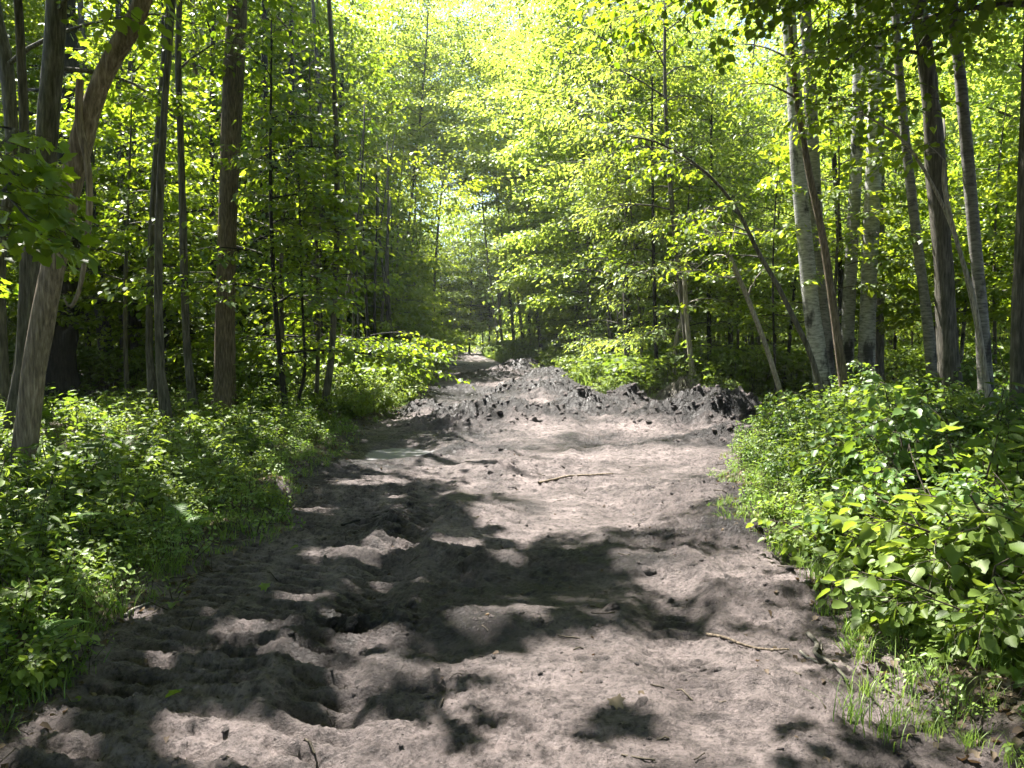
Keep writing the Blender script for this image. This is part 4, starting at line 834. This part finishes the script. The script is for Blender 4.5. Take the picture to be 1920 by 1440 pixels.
BP = [shrub_proto('leafy_shrub', random.uniform(.8, 1.25), random.uniform(.75, 1.05), random.choice((11, 15, 19)), 'big', LEAFD, sc=random.uniform(.75, 1.1)) for q in range(8)]
LP = [shrub_proto('low_shrub', .45, .5, 14, 'big', LEAFC, .65, .75, 5) for _ in range(3)]
SP = [shrub_proto('bushy_shrub', 1.5, 1.2, 26, 'bigfar', LEAFC, .7, 1.0) for _ in range(3)]
def put(protos_, lst, used, name_desc, cat, group, smin=.85, smax=1.15):
    res = []
    for i, (x, y, s0) in enumerate(lst):
        if used[0] < len(protos_): o = protos_[used[0]]; used[0] += 1
        else: o = copy_tree(random.choice(protos_))
        z = float(gz(x, y)); s = s0 * random.uniform(smin, smax); o.location = (x, y, z - .03); o.scale = (s, s, s); o.rotation_euler = (0, 0, random.uniform(0, 6.28)); tag(o, cat=cat, group=group); res.append((o, x, y, z))
    label_all(res, name_desc); return res
UM = []
ub = [0]; ul = [0]; us_ = [0]
big = []
for px, py, s in ((1640, 1020, .55), (1760, 1040, .75), (1860, 1060, .6), (1960, 1080, .7), (1480, 905, .5), (1580, 920, .65), (1690, 940, .85), (1800, 950, .7), (1900, 960, .8), (2010, 960, .9), (1500, 845, .6), (1600, 850, .7), (1700, 860, .95), (1810, 870, 1.0), (1910, 870, 1.1), (1470, 805, .5), (1550, 800, .8), (1650, 800, .75), (1740, 805, 1.05), (1850, 800, .95), (1960, 800, 1.1), (1430, 870, .4), (1620, 775, 1.0), (1780, 775, 1.2), (1900, 775, 1.25)):
    p = gp(px, py, .15); big.append((p[0], p[1], s))
put(BP, big, ub, 'broad-leaved green shrub', 'shrub', 'broad-leaved shrubs on the right bank', .75, 1.1)
low = []
for px, py, s in ((1790, 1130, 1), (1850, 1100, 1.1), (1900, 1150, 1.2), (1720, 1110, .8), (1830, 1190, .9), (1760, 1180, .7), (1900, 1230, .8), (1640, 1060, .7), (1560, 1040, .6), (1480, 985, .5), (1450, 940, .45), (1700, 1060, .9)):
    p = gp(px, py, .08); low.append((p[0], p[1], s))
put(LP, low, ul, 'low bright leafy plant', 'plant', 'low leafy plants at the foot of the right bank')
low = []
for px, py, s in ((30, 1150, .9), (90, 1080, .8), (160, 1040, .8), (230, 1010, .8), (60, 990, .9), (330, 930, .8), (420, 900, .8), (180, 960, .8), (500, 870, .7), (570, 820, .7), (480, 940, .6), (20, 1260, .7), (250, 900, .9), (400, 850, .8), (620, 790, .6)):
    p = gp(px, py, .12); low.append((p[0], p[1], s * .7))
put(LP, low, ul, 'low leafy left-bank plant', 'plant', 'low leafy plants on the left bank')
mid = []
for px, py, s in ((700, 775, .5), (660, 785, .45), (740, 760, .55), (770, 735, .6), (620, 760, .6), (790, 715, .8), (760, 712, .9), (800, 695, 1.2), (825, 672, 1.8), (790, 678, 1.6), (840, 664, 2.2), (1010, 690, 1.1), (1050, 705, .9), (975, 678, 1.2), (1080, 715, .8), (1150, 745, .45), (1120, 725, .7), (1000, 676, 1.6), (1190, 740, .6), (1060, 688, 1.1), (940, 668, 1.4), (1240, 745, .6), (1360, 760, .55), (1420, 755, .6), (880, 652, 2.4), (912, 653, 2.6), (862, 651, 3.4), (895, 650, 3.8), (925, 651, 3.6), (845, 652, 3.4), (950, 653, 3.4), (905, 650.5, 4.2), (830, 655, 3.0)):
    p = gp(px, py, .1); mid.append((p[0], p[1], s))
put(SP, mid, us_, 'bright bushy trackside shrub', 'shrub', 'bushy shrubs along the track')

# grass
def grass_tpl(h=.24, n=34, sp=.12, w_=.0028):
    ac = Acc()
    for i in range(n):
        a = random.uniform(0, 6.28); r0 = random.uniform(0, sp); l = h * random.uniform(.5, 1.1); b = random.uniform(.2, .9); s = np.linspace(0, 1, 5); fa = random.uniform(0, 6.28)
        C = np.stack([math.cos(a) * r0 + math.cos(fa) * l * b * s ** 2, math.sin(a) * r0 + math.sin(fa) * l * b * s ** 2, l * (s - .35 * b * s ** 3)], 1); sd = np.array([-math.sin(fa), math.cos(fa), 0]); ww = w_ * (1 - s ** 2 * .95)
        V = np.concatenate([C - sd * ww[:, None], C + sd * ww[:, None]]); L_ = []
        for q in range(4): L_ += [q, q + 5, q + 6, q + 1]
        ac.add(V, L_, [4] * 4, 0, random.uniform(-.25, .25))
    return ac
GT = [grass_tpl() for _ in range(4)]
gpz = []
for i in range(4):
    r_ = empty('grass_tuft'); a_ = Acc(); t_ = tup(GT[i]); a_.add(t_[0], t_[1], t_[2], 0, t_[4] + .5); a_.build('blades', [GRASS], r_); gpz.append(r_)
tuf = []; sp_ = [(1690, 1210), (1715, 1235), (1760, 1245), (1640, 1300), (1700, 1290), (1780, 1310), (1850, 1290), (1880, 1340), (1740, 1370), (1660, 1370), (1830, 1390), (1900, 1420), (1560, 1150), (1530, 1110), (1600, 1180), (1500, 1060), (1470, 1030), (1640, 1130), (200, 1150), (150, 1185), (260, 1120), (300, 1090), (240, 1160), (90, 1260), (330, 1075), (380, 1040), (110, 1150), (490, 960), (520, 930), (460, 1000), (1790, 1250), (1690, 1340), (1590, 1330), (1620, 1240), (1875, 1270)]
for i, (px, py) in enumerate(sp_):
    p = gp(px + random.uniform(-15, 15), py, .05); o = gpz[i] if i < 4 else copy_tree(random.choice(gpz)); s = random.uniform(.45, .9); z = float(gz(p[0], p[1])); o.location = (p[0], p[1], z - .005); o.scale = (s, s, s); o.rotation_euler = (0, 0, random.uniform(0, 6.28)); tag(o, cat='grass tuft', group='grass tufts at the track edges'); tuf.append((o, p[0], p[1], z))
label_all(tuf, 'small grass tuft')
edge_grass(); debris()
def tall_grass():
    ac = Acc(); T = [tup(grass_tpl(.9, 16, .25, .014)) for _ in range(4)]; n = 1500
    y = rng.uniform(24, 85, n); right = rng.random(n) < .72; x = np.where(right, np.interp(y, ry, rx) + rng.exponential(.9, n), np.interp(y, ly, lx) - rng.exponential(.7, n)); ok = sdist(x, y) < 0; x, y = x[ok], y[ok]; m = len(x)
    scatter(ac, T, np.stack([x, y, gz(x, y)], 1), Rm(rng.uniform(0, 6.28, m), rng.normal(0, .1, m), rng.normal(0, .1, m)), rng.uniform(.5, 1.2, m), .7 + rng.uniform(-.2, .2, m))
    tag(ac.build('tall_grass', [GRASS]), 'bright tall grass along the far edges of the track', 'grass', kind='stuff')
tall_grass()

# hairy root mound fringe (dry roots and grass hanging over the mound)
ac = Acc()
for i in range(900):
    a = random.uniform(0, 6.28); r0 = random.uniform(.05, .7); x = MND[0] + math.cos(a) * r0; y = MND[1] + math.sin(a) * r0; l = random.uniform(.12, .32); s = np.linspace(0, 1, 5); aa = a + random.gauss(0, .4)
    X = x + math.cos(aa) * l * s; Y = y + math.sin(aa) * l * s; Z = gz(X, Y) + .012 + .06 * np.sin(s * 3.14) * random.random(); tube(ac, np.stack([X, Y, Z], 1), np.linspace(.004, .0015, 5), 3, 0, cap=False)
ac.build('roots', [BARK['dead']], kr, off=PR[0])

# sticks lying about
def stick(label, pts, r0, r1, bark='grey', fork=None):
    q = np.array([gp(a, b, .03) for a, b in pts]); C = curve(q, 16); C[:, 2] = gz(C[:, 0], C[:, 1]) + r0 * .8; C[:, 2] = np.convolve(np.pad(C[:, 2], 2, 'edge'), np.ones(5) / 5, 'valid') + .006
    o0 = C.mean(0); ac = Acc(); tube(ac, C, np.linspace(r0, r1, 16), 8, 0, .2)
    if fork:
        f = np.array([gp(a, b, .03) for a, b in fork]); F = curve(f, 8); F[:, 2] = gz(F[:, 0], F[:, 1]) + r0; tube(ac, F, np.linspace(r0 * .5, r1 * .4, 8), 6, 0, .1)
    ob = ac.build('stick', [BARK[bark]], None, True, off=o0); ob.location = o0; tag(ob, label, 'stick')
stick('curved dark stick lying on the mud at the right foreground', [(1515, 1185), (1532, 1205), (1528, 1225), (1555, 1250), (1590, 1290)], .014, .007, 'grey', [(1528, 1222), (1540, 1212), (1538, 1200)])
stick('long straight thin stick lying on shaded mud left of the curved stick', [(1325, 1186), (1400, 1205), (1480, 1217)], .010, .005, 'brown')
stick('pale split stick lying on sunlit mud just below the curved stick', [(1500, 1225), (1535, 1243)], .008, .004, 'dead')
stick('long muddy branch lying across the brightest mud', [(1010, 908), (1080, 893), (1150, 890)], .016, .008, 'tan')
stick('straight pale stick lying among the herbs on the left', [(190, 706), (212, 688), (236, 664)], .02, .01, 'dead')
stick('dark broken stick on shaded mud at the far left of the track', [(640, 980), (700, 970), (765, 962)], .012, .006, 'dark')
stick('thin bleached stick at the left bank by the grass', [(235, 1165), (262, 1148), (290, 1135)], .008, .004, 'dead')
# fallen green leaves on the mud
fl = []
for i, (px, py) in enumerate(((340, 1329), (345, 1010), (325, 1150), (560, 1035), (1150, 1335), (150, 1320), (75, 1300), (1632, 1105), (500, 1110))):
    ac = Acc(); V, L_, T = one_leaf('mid' if i % 2 else 'maple', .07, .3, .5); ac.add(V, L_, T, 0, .7); gr = i not in (4, 6); o = ac.build('fallen_leaf', [LEAFC if gr else DRY]); p = gp(px, py); z = float(gz(p[0], p[1]))
    o.location = (p[0], p[1], z + .02); o.rotation_euler = (random.gauss(0, .2), random.gauss(0, .2), random.uniform(0, 6.28)); tag(o, cat='leaf', group='fallen leaves on the mud'); fl.append((o, p[0], p[1], z))
label_all(fl, 'fallen leaf on mud')
hz = bpy.data.meshes.new('haze'); x0, x1, y0, y1, z0_, z1 = -450, 450, -60, 440, -20, 60
hz.from_pydata([(x, y, z) for x in (x0, x1) for y in (y0, y1) for z in (z0_, z1)], [], [(0, 1, 3, 2), (4, 6, 7, 5), (0, 4, 5, 1), (2, 3, 7, 6), (0, 2, 6, 4), (1, 5, 7, 3)])
hm = bpy.data.materials.new('haze_air'); hm.use_nodes = True; ht = hm.node_tree; ht.nodes.remove(ht.nodes['Principled BSDF'])
pv = ht.nodes.new('ShaderNodeVolumePrincipled'); pv.inputs['Density'].default_value = HAZE; pv.inputs['Color'].default_value = (.86, .93, 1, 1); pv.inputs['Anisotropy'].default_value = .3
ht.links.new(pv.outputs[0], ht.nodes['Material Output'].inputs['Volume']); hz.materials.append(hm)
if HAZE: tag_h = bpy.data.objects.new('haze', hz); COL.objects.link(tag_h); tag(tag_h, 'thin bright haze in the air of the wood', kind='stuff')
print('VERTS', sum(len(m.vertices) for m in bpy.data.meshes), 'OBJ', len(bpy.data.objects))
